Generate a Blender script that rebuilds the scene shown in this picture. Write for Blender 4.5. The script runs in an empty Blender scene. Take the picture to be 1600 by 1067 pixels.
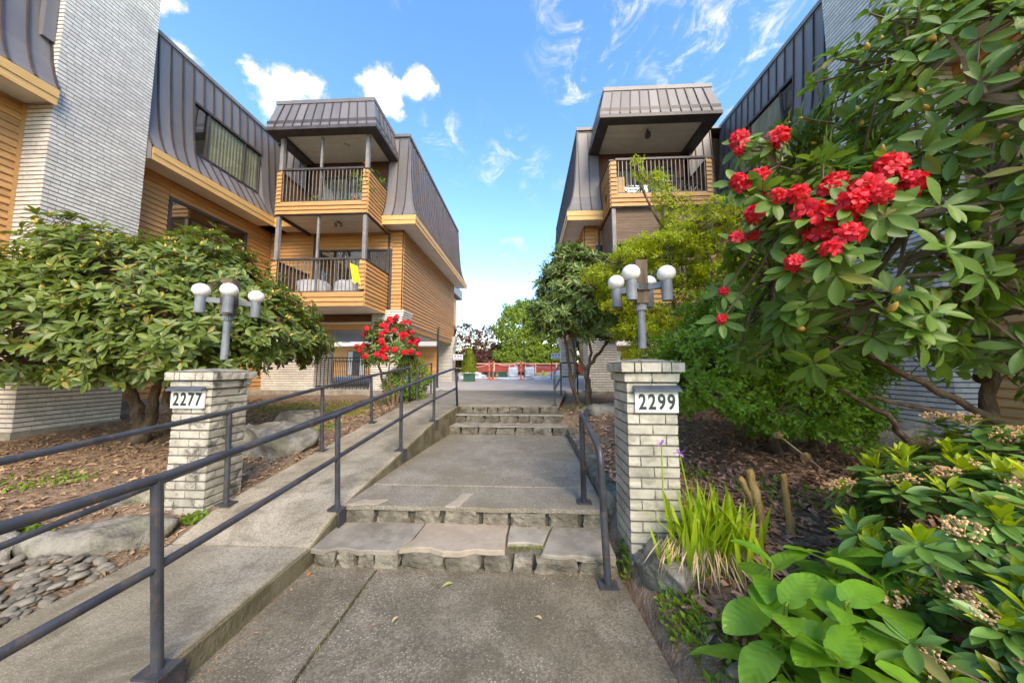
import bpy, math, random
import numpy as np
from mathutils import Matrix, Vector, noise as mnoise

# ---------------------------------------------------------------- camera, world, sun, exposure
SC = bpy.context.scene
COL = SC.collection
PI = math.pi
R = math.radians
PITCH, YAW, FPX = math.atan(40.5/495.0), R(2.7666), 495.0
CAM = np.array([0.0, 0.0, 1.5])
FWD = np.array([-math.sin(YAW)*math.cos(PITCH), math.cos(YAW)*math.cos(PITCH), math.sin(PITCH)])
RGT = np.array([math.cos(YAW), math.sin(YAW), 0.0])
UPV = np.cross(RGT, FWD)
cd = bpy.data.cameras.new('camera')
cam = bpy.data.objects.new('camera', cd)
COL.objects.link(cam)
cam.location = CAM
cam.rotation_euler = (PI/2 + PITCH, 0, YAW)
cd.sensor_width = 36.0
cd.lens = 36.0*FPX/1600.0
cd.clip_start, cd.clip_end = 0.02, 3000
SC.camera = cam

SUN_EL, SUN_AZ = R(41), R(157)          # azimuth clockwise from +Y: the sun stands behind the camera, to the right
sl = bpy.data.lights.new('sun', 'SUN')
sl.energy, sl.angle, sl.color = 1.22, R(36), (1.0, 0.96, 0.90)
so = bpy.data.objects.new('sun', sl)
COL.objects.link(so)
sd = Vector((math.sin(SUN_AZ)*math.cos(SUN_EL), math.cos(SUN_AZ)*math.cos(SUN_EL), math.sin(SUN_EL)))
so.rotation_euler = sd.to_track_quat('Z', 'Y').to_euler()
so.location = (6, -8, 14)

SC.view_settings.view_transform = 'Standard'
SC.view_settings.look = 'None'
SC.view_settings.exposure = 2.12
SC.view_settings.gamma = 1.0
SC.view_settings.use_white_balance = True
SC.view_settings.white_balance_temperature = 9000
SC.view_settings.white_balance_tint = 14

W = bpy.data.worlds.new('World')
SC.world = W
W.use_nodes = True


def N(nt, typ, **kw):
    n = nt.nodes.new(typ)
    for k, v in kw.items():
        if k.startswith('i_'):
            n.inputs[int(k[2:])].default_value = v
        else:
            setattr(n, k, v)
    return n


def math_node(nt, op, a, b=None, c=None, clamp=False):
    n = nt.nodes.new('ShaderNodeMath')
    n.operation = op
    n.use_clamp = clamp
    for i, v in enumerate((a, b, c)):
        if v is None:
            continue
        if isinstance(v, (int, float)):
            n.inputs[i].default_value = v
        else:
            nt.links.new(v, n.inputs[i])
    return n.outputs[0]


def vmath(nt, op, a, b=None, scale=None):
    n = nt.nodes.new('ShaderNodeVectorMath')
    n.operation = op
    for i, v in enumerate((a, b)):
        if v is None:
            continue
        if isinstance(v, (tuple, list)):
            n.inputs[i].default_value = v
        else:
            nt.links.new(v, n.inputs[i])
    if scale is not None:
        n.inputs['Scale'].default_value = scale
    return n.outputs['Value'] if op in ('DISTANCE', 'LENGTH', 'DOT_PRODUCT') else n.outputs['Vector']


def mixc(nt, fac, a, b, blend='MIX'):
    n = nt.nodes.new('ShaderNodeMix')
    n.data_type = 'RGBA'
    n.blend_type = blend
    n.clamp_factor = True
    for sock, v in ((n.inputs['Factor'], fac), (n.inputs['A'], a), (n.inputs['B'], b)):
        if sock.name == 'Factor':
            sock = n.inputs[0]
        elif sock.name == 'A':
            sock = n.inputs[6]
        else:
            sock = n.inputs[7]
        if isinstance(v, (int, float)):
            sock.default_value = v
        elif isinstance(v, (tuple, list)):
            sock.default_value = (*v[:3], 1)
        else:
            nt.links.new(v, sock)
    return n.outputs[2]


def ramp01(nt, val, lo, hi, a=0.0, b=1.0, smooth=True):
    n = nt.nodes.new('ShaderNodeMapRange')
    n.interpolation_type = 'SMOOTHSTEP' if smooth else 'LINEAR'
    nt.links.new(val, n.inputs[0])
    n.inputs[1].default_value, n.inputs[2].default_value = lo, hi
    n.inputs[3].default_value, n.inputs[4].default_value = a, b
    return n.outputs[0]


def noise_tex(nt, vec, scale, detail=4, rough=0.55, dist=0.0):
    n = nt.nodes.new('ShaderNodeTexNoise')
    n.inputs['Scale'].default_value = scale
    n.inputs['Detail'].default_value = detail
    n.inputs['Roughness'].default_value = rough
    n.inputs['Distortion'].default_value = dist
    if vec is not None:
        nt.links.new(vec, n.inputs['Vector'])
    return n


def pixdir(x, y):
    d = FWD + RGT*((x-800)/FPX) + UPV*((533.5-y)/FPX)
    return d/np.linalg.norm(d)


def build_world():
    nt = W.node_tree
    nt.nodes.clear()
    out = N(nt, 'ShaderNodeOutputWorld')
    bg = N(nt, 'ShaderNodeBackground')
    bg.inputs[1].default_value = 0.138
    sky = N(nt, 'ShaderNodeTexSky')
    sky.sky_type = 'NISHITA'
    sky.sun_disc = False
    sky.sun_elevation, sky.sun_rotation = SUN_EL, SUN_AZ
    sky.altitude, sky.air_density, sky.dust_density, sky.ozone_density = 0, 1.0, 0.2, 2.5
    tc = N(nt, 'ShaderNodeTexCoord')
    d = vmath(nt, 'NORMALIZE', tc.outputs['Generated'])
    n1 = noise_tex(nt, d, 11.0, 6, 0.62, 0.0)
    n2 = noise_tex(nt, d, 2.6, 3, 0.5)
    n3 = noise_tex(nt, vmath(nt, 'MULTIPLY', d, (2.2, 1.0, 3.4)), 6.0, 6, 0.66, 0.8)
    f1 = math_node(nt, 'MULTIPLY', math_node(nt, 'SUBTRACT', n1.outputs['Fac'], 0.5), 2.6)
    field = None
    # cumulus puffs, each at its own direction in the sky
    for (x, y, r, k) in ((598, 128, .085, 1.0), (650, 132, .062, 1.0), (612, 160, .06, .9), (440, 138, .085, .95), (480, 132, .055, .8),
                         (400, 118, .06, .6), (275, 80, .06, .7), (270, 0, .07, .7),):
        v = pixdir(x, y)
        ds = vmath(nt, 'DISTANCE', d, (float(v[0]), float(v[1]), float(v[2])))
        m = ramp01(nt, ds, r*1.5, 0.0, -0.9, k, False)
        field = m if field is None else math_node(nt, 'MAXIMUM', field, m)
    field = ramp01(nt, math_node(nt, 'ADD', field, f1), 0.12, 0.80)
    # thin streaky cloud over the rest of the sky
    cir = ramp01(nt, n2.outputs['Fac'], 0.52, 0.70)
    for (x, y, r) in ((940, 20, .2), (1130, 80, .2), (805, 236, .07), (690, 205, .07), (800, 390, .06), (900, 150, .06)):
        v = pixdir(x, y)
        ds = vmath(nt, 'DISTANCE', d, (float(v[0]), float(v[1]), float(v[2])))
        cir = math_node(nt, 'MAXIMUM', cir, ramp01(nt, ds, r, r*.3, 0.0, 1.0))
    thin = math_node(nt, 'MULTIPLY', cir, ramp01(nt, n3.outputs['Fac'], 0.48, 0.76, 0.0, 0.45))
    field = math_node(nt, 'MAXIMUM', field, thin, clamp=True)
    hs = N(nt, 'ShaderNodeHueSaturation')
    hs.inputs['Saturation'].default_value = 1.28
    hs.inputs['Hue'].default_value = 0.503
    nt.links.new(sky.outputs[0], hs.inputs['Color'])
    colr = mixc(nt, field, hs.outputs[0], (3.5, 3.5, 3.55))
    nt.links.new(colr, bg.inputs[0])
    nt.links.new(bg.outputs[0], out.inputs[0])


build_world()
W.cycles.sampling_method = 'MANUAL'
W.cycles.sample_map_resolution = 512

# ---------------------------------------------------------------- mesh helpers
rnd = random.Random(7)
RNG = np.random.default_rng(11)
IDM = np.eye(4)


class MB:
    """collects vertices and faces of one mesh"""
    def __init__(self):
        self.v, self.f = [], []

    def add(self, verts, faces):
        o = len(self.v)
        self.v += [tuple(map(float, p)) for p in verts]
        self.f += [tuple(i+o for i in f) for f in faces]
        return self

    def box(self, x0, x1, y0, y1, z0, z1):
        return self.add([(x0, y0, z0), (x1, y0, z0), (x1, y1, z0), (x0, y1, z0), (x0, y0, z1), (x1, y0, z1), (x1, y1, z1), (x0, y1, z1)],
                        [(0, 3, 2, 1), (4, 5, 6, 7), (0, 1, 5, 4), (1, 2, 6, 5), (2, 3, 7, 6), (3, 0, 4, 7)])

    def prism(self, poly, z0, z1):
        n = len(poly)
        zb = [z0]*n if isinstance(z0, (int, float)) else z0
        zt = [z1]*n if isinstance(z1, (int, float)) else z1
        vs = [(p[0], p[1], zb[i]) for i, p in enumerate(poly)] + [(p[0], p[1], zt[i]) for i, p in enumerate(poly)]
        fs = [tuple(range(n-1, -1, -1)), tuple(range(n, 2*n))] + [(i, (i+1) % n, n+(i+1) % n, n+i) for i in range(n)]
        return self.add(vs, fs)

    def tube(self, pts, rad, n=8, caps=True):
        pts = [np.array(p, float) for p in pts]
        rads = [rad]*len(pts) if isinstance(rad, (int, float)) else rad
        t0 = pts[1]-pts[0]
        t0 = t0/np.linalg.norm(t0)
        ref = np.array([0, 0, 1.0]) if abs(t0[2]) < 0.9 else np.array([1.0, 0, 0])
        u = np.cross(ref, t0)
        u /= np.linalg.norm(u)
        vs, fs = [], []
        for i, p in enumerate(pts):
            a = pts[min(i+1, len(pts)-1)]-pts[max(i-1, 0)]
            a = a/(np.linalg.norm(a)+1e-9)
            u = u-a*(u@a)
            u /= np.linalg.norm(u)+1e-9
            w = np.cross(a, u)
            for k in range(n):
                an = 2*PI*k/n
                vs.append(p+rads[i]*(math.cos(an)*u+math.sin(an)*w))
        for i in range(len(pts)-1):
            for k in range(n):
                fs.append((i*n+k, i*n+(k+1) % n, (i+1)*n+(k+1) % n, (i+1)*n+k))
        if caps:
            fs.append(tuple(range(n-1, -1, -1)))
            fs.append(tuple((len(pts)-1)*n+k for k in range(n)))
        return self.add(vs, fs)

    def twig(self, a, m, b, r0, r1):
        """thin three-sided twig through three points"""
        d = b-a
        ux, uy = -d[1], d[0]
        k = math.hypot(ux, uy)
        if k < 1e-6:
            ux, uy, k = 1.0, 0.0, 1.0
        ux, uy = ux/k, uy/k
        ln = math.sqrt(d[0]*d[0]+d[1]*d[1]+d[2]*d[2])+1e-9
        wx, wy, wz = -uy*d[2]/ln, ux*d[2]/ln, (uy*d[0]-ux*d[1])/ln
        o = len(self.v)
        for p, r in ((a, r0), (m, (r0+r1)/2), (b, r1)):
            for c, s in ((1, 0), (-.5, .866), (-.5, -.866)):
                self.v.append((float(p[0]+r*(c*ux+s*wx)), float(p[1]+r*(c*uy+s*wy)), float(p[2]+r*s*wz)))
        for i in (0, 3):
            for k in range(3):
                q = (k+1) % 3
                self.f.append((o+i+k, o+i+q, o+i+3+q, o+i+3+k))

    def lathe(self, prof, c=(0, 0, 0), n=20):
        vs, fs = [], []
        for r, z in prof:
            for k in range(n):
                vs.append((c[0]+r*math.cos(2*PI*k/n), c[1]+r*math.sin(2*PI*k/n), c[2]+z))
        for i in range(len(prof)-1):
            for k in range(n):
                fs.append((i*n+k, i*n+(k+1) % n, (i+1)*n+(k+1) % n, (i+1)*n+k))
        fs.append(tuple(range(n-1, -1, -1)))
        fs.append(tuple((len(prof)-1)*n+k for k in range(n)))
        return self.add(vs, fs)

    def mesh(self, name, mat=None, smooth=False):
        me = bpy.data.meshes.new(name)
        me.from_pydata(self.v, [], self.f)
        if mat:
            me.materials.append(mat)
        if smooth:
            me.polygons.foreach_set('use_smooth', [True]*len(me.polygons))
        me.update()
        return me

    def build(self, name, mat, parent=None, smooth=False, mw=None):
        return link(name, self.mesh(name, mat, smooth), parent, mw)


def link(name, me, parent=None, mw=None):
    o = bpy.data.objects.new(name, me)
    COL.objects.link(o)
    if parent is not None:
        o.parent = parent
    if mw is not None:
        o.matrix_basis = Matrix([list(map(float, r)) for r in mw])
    return o


def tag(o, label=None, cat=None, group=None, kind=None):
    if label:
        o['label'] = label
    if cat:
        o['category'] = cat
    if group:
        o['group'] = group
    if kind:
        o['kind'] = kind
    return o


def thing(name, label, cat, loc=(0, 0, 0), group=None):
    o = bpy.data.objects.new(name, None)
    COL.objects.link(o)
    o.location = loc
    o.empty_display_size = 0.2
    return tag(o, label, cat, group)


def part(name, parent):
    """an Empty part (holds sub-parts)"""
    o = bpy.data.objects.new(name, None)
    COL.objects.link(o)
    o.parent = parent
    return o


class Proto:
    """small shape copied many times"""
    def __init__(self, name, mb, mat, smooth=False):
        self.me = mb.mesh(name, mat, smooth)
        self.v = np.array(mb.v)
        self.f = mb.f
        self.mat, self.smooth = mat, smooth
        self.size = float(np.max(np.ptp(self.v, axis=0)))
        self.c = self.v.mean(axis=0)


def merged(name, protos, items, parent=None, smooth=None):
    """items: list of (proto index, 4x4) -> ONE mesh object"""
    V, L, S = [], [], []
    vo = 0
    mats = []
    mi = []
    for pi, pr in enumerate(protos):
        ms = np.array([m for k, m in items if k == pi])
        if len(ms) == 0:
            continue
        if pr.mat not in mats:
            mats.append(pr.mat)
        slot = mats.index(pr.mat)
        nv = len(pr.v)
        hv = np.c_[pr.v, np.ones(nv)]
        vv = np.einsum('nij,vj->nvi', ms[:, :3, :], hv).reshape(-1, 3)
        fl = np.concatenate([np.array(f) for f in pr.f])
        sz = np.array([len(f) for f in pr.f])
        off = vo+np.arange(len(ms))*nv
        L.append((fl[None, :]+off[:, None]).ravel())
        S.append(np.tile(sz, len(ms)))
        mi.append(np.full(len(sz)*len(ms), slot))
        V.append(vv)
        vo += nv*len(ms)
    V, L, S, mi = np.concatenate(V), np.concatenate(L), np.concatenate(S), np.concatenate(mi)
    me = bpy.data.meshes.new(name)
    me.vertices.add(len(V))
    me.vertices.foreach_set('co', V.astype(np.float32).ravel())
    me.loops.add(len(L))
    me.loops.foreach_set('vertex_index', L.astype(np.int32))
    me.polygons.add(len(S))
    me.polygons.foreach_set('loop_start', np.concatenate([[0], np.cumsum(S)[:-1]]).astype(np.int32))
    for m in mats:
        me.materials.append(m)
    me.polygons.foreach_set('material_index', mi.astype(np.int32))
    sm = protos[0].smooth if smooth is None else smooth
    me.polygons.foreach_set('use_smooth', np.full(len(S), sm))
    me.update(calc_edges=True)
    return link(name, me, parent)


def seen_px(p, size):
    d = np.asarray(p)-CAM
    z = d@FWD
    if z < 0.15:
        return 0.0
    x, y = 800+FPX*(d@RGT)/z, 533.5-FPX*(d@UPV)/z
    if not (-25 < x < 1625 and -25 < y < 1092):
        return 0.0
    return FPX*size/z


def pieces(parent, name, many, protos, items, limit=300, minpx=9.0, root=IDM, bonus=None):
    """the pieces that show largest become objects of their own, the rest ONE part"""
    sc = []
    for i, (k, m) in enumerate(items):
        w = root @ m
        c = w[:3, :3] @ protos[k].c + w[:3, 3]
        s = protos[k].size*np.max(np.linalg.norm(w[:3, :3], axis=0)) if protos[k].size < 1.5 else np.linalg.norm(w[:3, 0])
        px = seen_px(c, s)
        if bonus is not None and px:
            px *= bonus[i]
        sc.append(px)
    order = sorted(range(len(items)), key=lambda i: -sc[i])
    keep = [i for i in order[:limit] if sc[i] >= minpx]
    ks = set(keep)
    for i in keep:
        k, m = items[i]
        link(name, protos[k].me, parent, m)
    rest = [items[i] for i in range(len(items)) if i not in ks]
    if rest:
        o = merged(many, protos, rest, parent)
        o['kind'] = 'stuff'
    return keep


def TR(x, y, z, sx=1, sy=1, sz=1, rz=0.0, rx=0.0, ry=0.0):
    m = Matrix.Translation((x, y, z)) @ Matrix.Rotation(rz, 4, 'Z') @ Matrix.Rotation(ry, 4, 'Y') @ Matrix.Rotation(rx, 4, 'X') @ Matrix.Diagonal((sx, sy, sz, 1))
    return np.array(m)


# ---------------------------------------------------------------- materials
MATS = {}


def new_mat(name):
    m = bpy.data.materials.new(name)
    m.use_nodes = True
    nt = m.node_tree
    b = nt.nodes['Principled BSDF']
    MATS[name] = m
    return m, nt, b


def random_value(nt):
    """one number per object and per loose piece"""
    oi = N(nt, 'ShaderNodeObjectInfo')
    ge = N(nt, 'ShaderNodeNewGeometry')
    s = math_node(nt, 'ADD', oi.outputs['Random'], ge.outputs['Random Per Island'])
    return math_node(nt, 'FRACT', math_node(nt, 'MULTIPLY', s, 7.31))


def surf(name, c1, c2, scale=4.0, rough=0.7, bump=0.2, bscale=40.0, var=0.0, stretch=(1, 1, 1), metallic=0.0, spec=0.5,
         stain=None, stain_scale=1.2, stain_amt=0.5, bdist=0.01, lo=0.35, hi=0.65, coat=0.0):
    m, nt, b = new_mat(name)
    ge = N(nt, 'ShaderNodeNewGeometry')
    pos = vmath(nt, 'MULTIPLY', ge.outputs['Position'], stretch)
    rv = random_value(nt)
    if var:
        sh = nt.nodes.new('ShaderNodeCombineXYZ')
        nt.links.new(math_node(nt, 'MULTIPLY', rv, 37.0), sh.inputs[0])
        nt.links.new(math_node(nt, 'MULTIPLY', rv, 19.0), sh.inputs[1])
        pos = vmath(nt, 'ADD', pos, sh.outputs[0])
    nz = noise_tex(nt, pos, scale, 4, 0.6)
    col = mixc(nt, ramp01(nt, nz.outputs['Fac'], lo, hi), c1, c2)
    if stain:
        ns = noise_tex(nt, ge.outputs['Position'], stain_scale, 4, 0.65, 0.4)
        col = mixc(nt, math_node(nt, 'MULTIPLY', ramp01(nt, ns.outputs['Fac'], 0.5, 0.68), stain_amt), col, stain)
    if var:
        k = ramp01(nt, rv, 0, 1, 1-var, 1+var, False)
        cc = nt.nodes.new('ShaderNodeCombineColor')
        for i in range(3):
            nt.links.new(k, cc.inputs[i])
        col = mixc(nt, 1.0, col, cc.outputs[0], 'MULTIPLY')
    nt.links.new(col, b.inputs['Base Color'])
    b.inputs['Roughness'].default_value = rough
    b.inputs['Metallic'].default_value = metallic
    b.inputs['Specular IOR Level'].default_value = spec
    b.inputs['Coat Weight'].default_value = coat
    if bump:
        nb = noise_tex(nt, pos, bscale, 2, 0.6)
        bp = N(nt, 'ShaderNodeBump')
        bp.inputs['Strength'].default_value = bump
        bp.inputs['Distance'].default_value = bdist
        nt.links.new(nb.outputs['Fac'], bp.inputs['Height'])
        nt.links.new(bp.outputs[0], b.inputs['Normal'])
    return m


def aggregate(name, c1, c2, pebble, scale, stain, amt=0.6):
    """exposed aggregate concrete: small stones in a cement ground, patchy wear"""
    m, nt, b = new_mat(name)
    ge = N(nt, 'ShaderNodeNewGeometry')
    pos = ge.outputs['Position']
    nz = noise_tex(nt, pos, 2.6, 5, 0.66, 0.3)
    base = mixc(nt, ramp01(nt, nz.outputs['Fac'], 0.36, 0.64), c1, c2)
    vo = N(nt, 'ShaderNodeTexVoronoi')
    vo.inputs['Scale'].default_value = scale
    nt.links.new(pos, vo.inputs['Vector'])
    sep = N(nt, 'ShaderNodeSeparateColor')
    nt.links.new(vo.outputs['Color'], sep.inputs[0])
    stone = math_node(nt, 'MULTIPLY', ramp01(nt, vo.outputs['Distance'], 0.42, 0.22), ramp01(nt, sep.outputs[0], 0.25, 0.9))
    wear = ramp01(nt, noise_tex(nt, pos, 1.1, 4, 0.6).outputs['Fac'], 0.38, 0.6, 0.35, 1.0)
    base = mixc(nt, math_node(nt, 'MULTIPLY', stone, wear), base, mixc(nt, sep.outputs[1], pebble, (pebble[0]*.45, pebble[1]*.42, pebble[2]*.4)))
    gaps = ramp01(nt, vo.outputs['Distance'], 0.45, 0.75)
    base = mixc(nt, math_node(nt, 'MULTIPLY', gaps, 0.45), base, (c1[0]*.35, c1[1]*.35, c1[2]*.35))
    ns = noise_tex(nt, pos, 2.4, 6, 0.72, 0.8)
    base = mixc(nt, math_node(nt, 'MULTIPLY', ramp01(nt, ns.outputs['Fac'], 0.46, 0.66), amt), base, stain)
    big = noise_tex(nt, pos, 0.55, 5, 0.62, 0.6)
    base = mixc(nt, math_node(nt, 'MULTIPLY', ramp01(nt, big.outputs['Fac'], 0.42, 0.62), 0.45), base, (stain[0]*1.1, stain[1]*1.1, stain[2]*0.95))
    nt.links.new(base, b.inputs['Base Color'])
    b.inputs['Roughness'].default_value = 0.88
    b.inputs['Specular IOR Level'].default_value = 0.25
    bp = N(nt, 'ShaderNodeBump')
    bp.inputs['Strength'].default_value = 0.55
    bp.inputs['Distance'].default_value = 0.006
    hgt = math_node(nt, 'ADD', stone, math_node(nt, 'MULTIPLY', nz.outputs['Fac'], 1.5))
    nt.links.new(hgt, bp.inputs['Height'])
    nt.links.new(bp.outputs[0], b.inputs['Normal'])
    return m


def leaf_mat(name, dark, light, rough=0.38, trans=0.25, spec=0.5, vein=0.12, tcol=None, age=0.75):
    m, nt, b = new_mat(name)
    rv = random_value(nt)
    ge = N(nt, 'ShaderNodeNewGeometry')
    nz = noise_tex(nt, ge.outputs['Position'], 1.7, 1, 0.5)
    f = math_node(nt, 'ADD', math_node(nt, 'MULTIPLY', rv, 0.75), math_node(nt, 'MULTIPLY', ramp01(nt, nz.outputs['Fac'], 0.3, 0.7), 0.25))
    col = mixc(nt, f, dark, light)
    old = ramp01(nt, math_node(nt, 'FRACT', math_node(nt, 'MULTIPLY', rv, 53.7)), 0.955, 0.99)
    col = mixc(nt, math_node(nt, 'MULTIPLY', old, age), col, (0.30, 0.20, 0.06))
    nf = noise_tex(nt, ge.outputs['Position'], 60, 1, 0.6)
    col = mixc(nt, math_node(nt, 'MULTIPLY', nf.outputs['Fac'], vein*2), col, (light[0]*1.3, light[1]*1.15, light[2]*.9))
    nt.links.new(col, b.inputs['Base Color'])
    b.inputs['Roughness'].default_value = rough
    b.inputs['Specular IOR Level'].default_value = spec
    bp = N(nt, 'ShaderNodeBump')
    bp.inputs['Strength'].default_value = 0.15
    bp.inputs['Distance'].default_value = 0.004
    nt.links.new(nf.outputs['Fac'], bp.inputs['Height'])
    nt.links.new(bp.outputs[0], b.inputs['Normal'])
    if trans:
        tr = N(nt, 'ShaderNodeBsdfTranslucent')
        tc = tcol or (light[0]*1.5, light[1]*1.5, light[2]*0.7)
        tr.inputs[0].default_value = (*tc, 1)
        mx = N(nt, 'ShaderNodeMixShader')
        mx.inputs[0].default_value = trans
        nt.links.new(b.outputs[0], mx.inputs[1])
        nt.links.new(tr.outputs[0], mx.inputs[2])
        nt.links.new(mx.outputs[0], nt.nodes['Material Output'].inputs[0])
    return m


def glass_mat(name, tint=(0.5, 0.55, 0.55), mirror=0.35, alpha=0.12):
    m, nt, b = new_mat(name)
    nt.nodes.remove(b)
    tr = N(nt, 'ShaderNodeBsdfTransparent')
    tr.inputs[0].default_value = (*tint, 1)
    gl = N(nt, 'ShaderNodeBsdfGlossy')
    gl.inputs['Roughness'].default_value = 0.03
    gl.inputs[0].default_value = (0.8, 0.85, 0.9, 1)
    mx = N(nt, 'ShaderNodeMixShader')
    mx.inputs[0].default_value = mirror
    nt.links.new(tr.outputs[0], mx.inputs[1])
    nt.links.new(gl.outputs[0], mx.inputs[2])
    nt.links.new(mx.outputs[0], nt.nodes['Material Output'].inputs[0])
    return m


def wood_siding(name, c1, c2, var=0.12):
    m, nt, b = new_mat(name)
    ge = N(nt, 'ShaderNodeNewGeometry')
    rv = random_value(nt)
    sh = nt.nodes.new('ShaderNodeCombineXYZ')
    nt.links.new(math_node(nt, 'MULTIPLY', rv, 41.0), sh.inputs[0])
    nt.links.new(math_node(nt, 'MULTIPLY', rv, 23.0), sh.inputs[1])
    p0 = vmath(nt, 'ADD', ge.outputs['Position'], sh.outputs[0])
    grain = noise_tex(nt, vmath(nt, 'MULTIPLY', p0, (1.2, 1.2, 45)), 2.0, 5, 0.65, 0.4)
    col = mixc(nt, ramp01(nt, grain.outputs['Fac'], 0.33, 0.68), c1, c2)
    vo = N(nt, 'ShaderNodeTexVoronoi')
    vo.inputs['Scale'].default_value = 2.4
    nt.links.new(vmath(nt, 'MULTIPLY', p0, (1, 1, 2.5)), vo.inputs['Vector'])
    knot = ramp01(nt, vo.outputs['Distance'], 0.10, 0.03)
    col = mixc(nt, math_node(nt, 'MULTIPLY', knot, 0.7), col, (c1[0]*.3, c1[1]*.25, c1[2]*.25))
    k = ramp01(nt, rv, 0, 1, 1-var, 1+var, False)
    cc = nt.nodes.new('ShaderNodeCombineColor')
    for i in range(3):
        nt.links.new(k, cc.inputs[i])
    col = mixc(nt, 1.0, col, cc.outputs[0], 'MULTIPLY')
    nt.links.new(col, b.inputs['Base Color'])
    b.inputs['Roughness'].default_value = 0.62
    bp = N(nt, 'ShaderNodeBump')
    bp.inputs['Strength'].default_value = 0.25
    bp.inputs['Distance'].default_value = 0.004
    nt.links.new(grain.outputs['Fac'], bp.inputs['Height'])
    nt.links.new(bp.outputs[0], b.inputs['Normal'])
    return m


m_siding = wood_siding('cedar_siding', (0.43, 0.205, 0.07), (0.62, 0.34, 0.14))
m_fascia = wood_siding('pine_fascia', (0.60, 0.33, 0.11), (0.78, 0.50, 0.21), 0.06)
m_backing = surf('siding_backing', (0.10, 0.045, 0.015), (0.14, 0.06, 0.02), bump=0)
m_brick = surf('white_brick', (0.60, 0.575, 0.52), (0.70, 0.675, 0.62), 9, 0.6, 0.25, 70, var=0.09, stain=(0.42, 0.40, 0.37), stain_amt=0.3, bdist=0.003)
m_mortar = surf('dark_mortar', (0.07, 0.062, 0.055), (0.13, 0.115, 0.10), 20, 0.95, 0.4, 90)
m_pmortar = surf('pillar_mortar', (0.12, 0.105, 0.085), (0.19, 0.17, 0.14), 20, 0.95, 0.4, 90)
m_pbrick = surf('pillar_brick', (0.37, 0.34, 0.275), (0.49, 0.455, 0.38), 8, 0.75, 0.35, 80, var=0.1, stain=(0.06, 0.055, 0.045), stain_scale=7, stain_amt=0.95, bdist=0.004)
m_pbrick2 = surf('pillar_brick_clean', (0.40, 0.37, 0.295), (0.50, 0.465, 0.38), 8, 0.75, 0.35, 80, var=0.1, stain=(0.14, 0.13, 0.10), stain_scale=6.0, stain_amt=0.45, bdist=0.004)
m_cap = surf('pillar_cap', (0.34, 0.32, 0.27), (0.20, 0.19, 0.16), 9, 0.9, 0.6, 60, stain=(0.05, 0.05, 0.04), stain_scale=7, stain_amt=0.8)
m_roof = surf('brown_metal', (0.145, 0.137, 0.140), (0.185, 0.175, 0.178), 1.3, 0.42, 0.06, 7, var=0.12, stretch=(1, 1, 0.25), metallic=0.0, spec=0.4, stain=(0.22, 0.195, 0.19), stain_scale=0.9, stain_amt=0.35)
m_rib = surf('brown_seam', (0.055, 0.042, 0.04), (0.085, 0.06, 0.055), 3, 0.45, 0, metallic=0.2)
m_dark = surf('dark_trim', (0.05, 0.042, 0.04), (0.075, 0.062, 0.06), 4, 0.5, 0.1)
m_soffit = surf('soffit', (0.70, 0.68, 0.64), (0.78, 0.76, 0.72), 2, 0.7, 0.1, 30)
m_ceil = surf('ceiling_plank', (0.76, 0.73, 0.67), (0.84, 0.81, 0.75), 3, 0.6, 0.05, var=0.04)
m_post = surf('grey_post_paint', (0.20, 0.185, 0.18), (0.27, 0.25, 0.245), 4, 0.55, 0.1)
m_rail = surf('rail_paint', (0.030, 0.034, 0.043), (0.050, 0.056, 0.070), 5, 0.38, 0.15, 60, stain=(0.13, 0.085, 0.06), stain_scale=14, stain_amt=0.45)
m_iron = surf('black_iron', (0.018, 0.017, 0.018), (0.03, 0.028, 0.028), 6, 0.5, 0)
m_lamp = surf('lamp_grey', (0.155, 0.175, 0.20), (0.21, 0.235, 0.265), 6, 0.5, 0.1, 50, stain=(0.09, 0.09, 0.09), stain_scale=9, stain_amt=0.5)
m_globe = surf('opal_globe', (0.86, 0.86, 0.84), (0.80, 0.79, 0.76), 3, 0.16, 0, spec=0.6)
m_oldwood = surf('weathered_post', (0.085, 0.06, 0.042), (0.17, 0.125, 0.085), 3, 0.9, 0.9, 14, stretch=(4, 4, 0.6), stain=(0.10, 0.11, 0.05), stain_scale=6, stain_amt=0.4, bdist=0.01)
m_plate = surf('sign_plate', (0.72, 0.74, 0.68), (0.80, 0.81, 0.77), 3, 0.4, 0)
m_digit = surf('sign_digit', (0.02, 0.03, 0.028), (0.03, 0.04, 0.035), 3, 0.5, 0)
m_hood = surf('sign_hood', (0.06, 0.075, 0.10), (0.10, 0.12, 0.15), 7, 0.4, 0.1)
m_path = aggregate('path_concrete', (0.14, 0.122, 0.093), (0.235, 0.208, 0.162), (0.50, 0.46, 0.38), 75, (0.095, 0.08, 0.055), 0.6)
m_path2 = aggregate('mid_concrete', (0.21, 0.188, 0.152), (0.285, 0.257, 0.21), (0.52, 0.48, 0.40), 80, (0.15, 0.13, 0.095), 0.5)
m_ramp = aggregate('ramp_concrete', (0.30, 0.262, 0.20), (0.41, 0.362, 0.285), (0.60, 0.54, 0.44), 85, (0.14, 0.12, 0.085), 0.75)
m_court = surf('asphalt_grey', (0.33, 0.32, 0.31), (0.42, 0.41, 0.395), 1.5, 0.9, 0.3, 120)
m_slab = surf('old_slab', (0.215, 0.195, 0.16), (0.31, 0.284, 0.236), 5, 0.9, 0.6, 60, var=0.12, stain=(0.14, 0.125, 0.09), stain_scale=5, stain_amt=0.6)
m_pink = surf('pink_slab', (0.28, 0.232, 0.18), (0.36, 0.305, 0.24), 5, 0.9, 0.5, 60, stain=(0.25, 0.21, 0.16), stain_scale=5, stain_amt=0.5)
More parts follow.
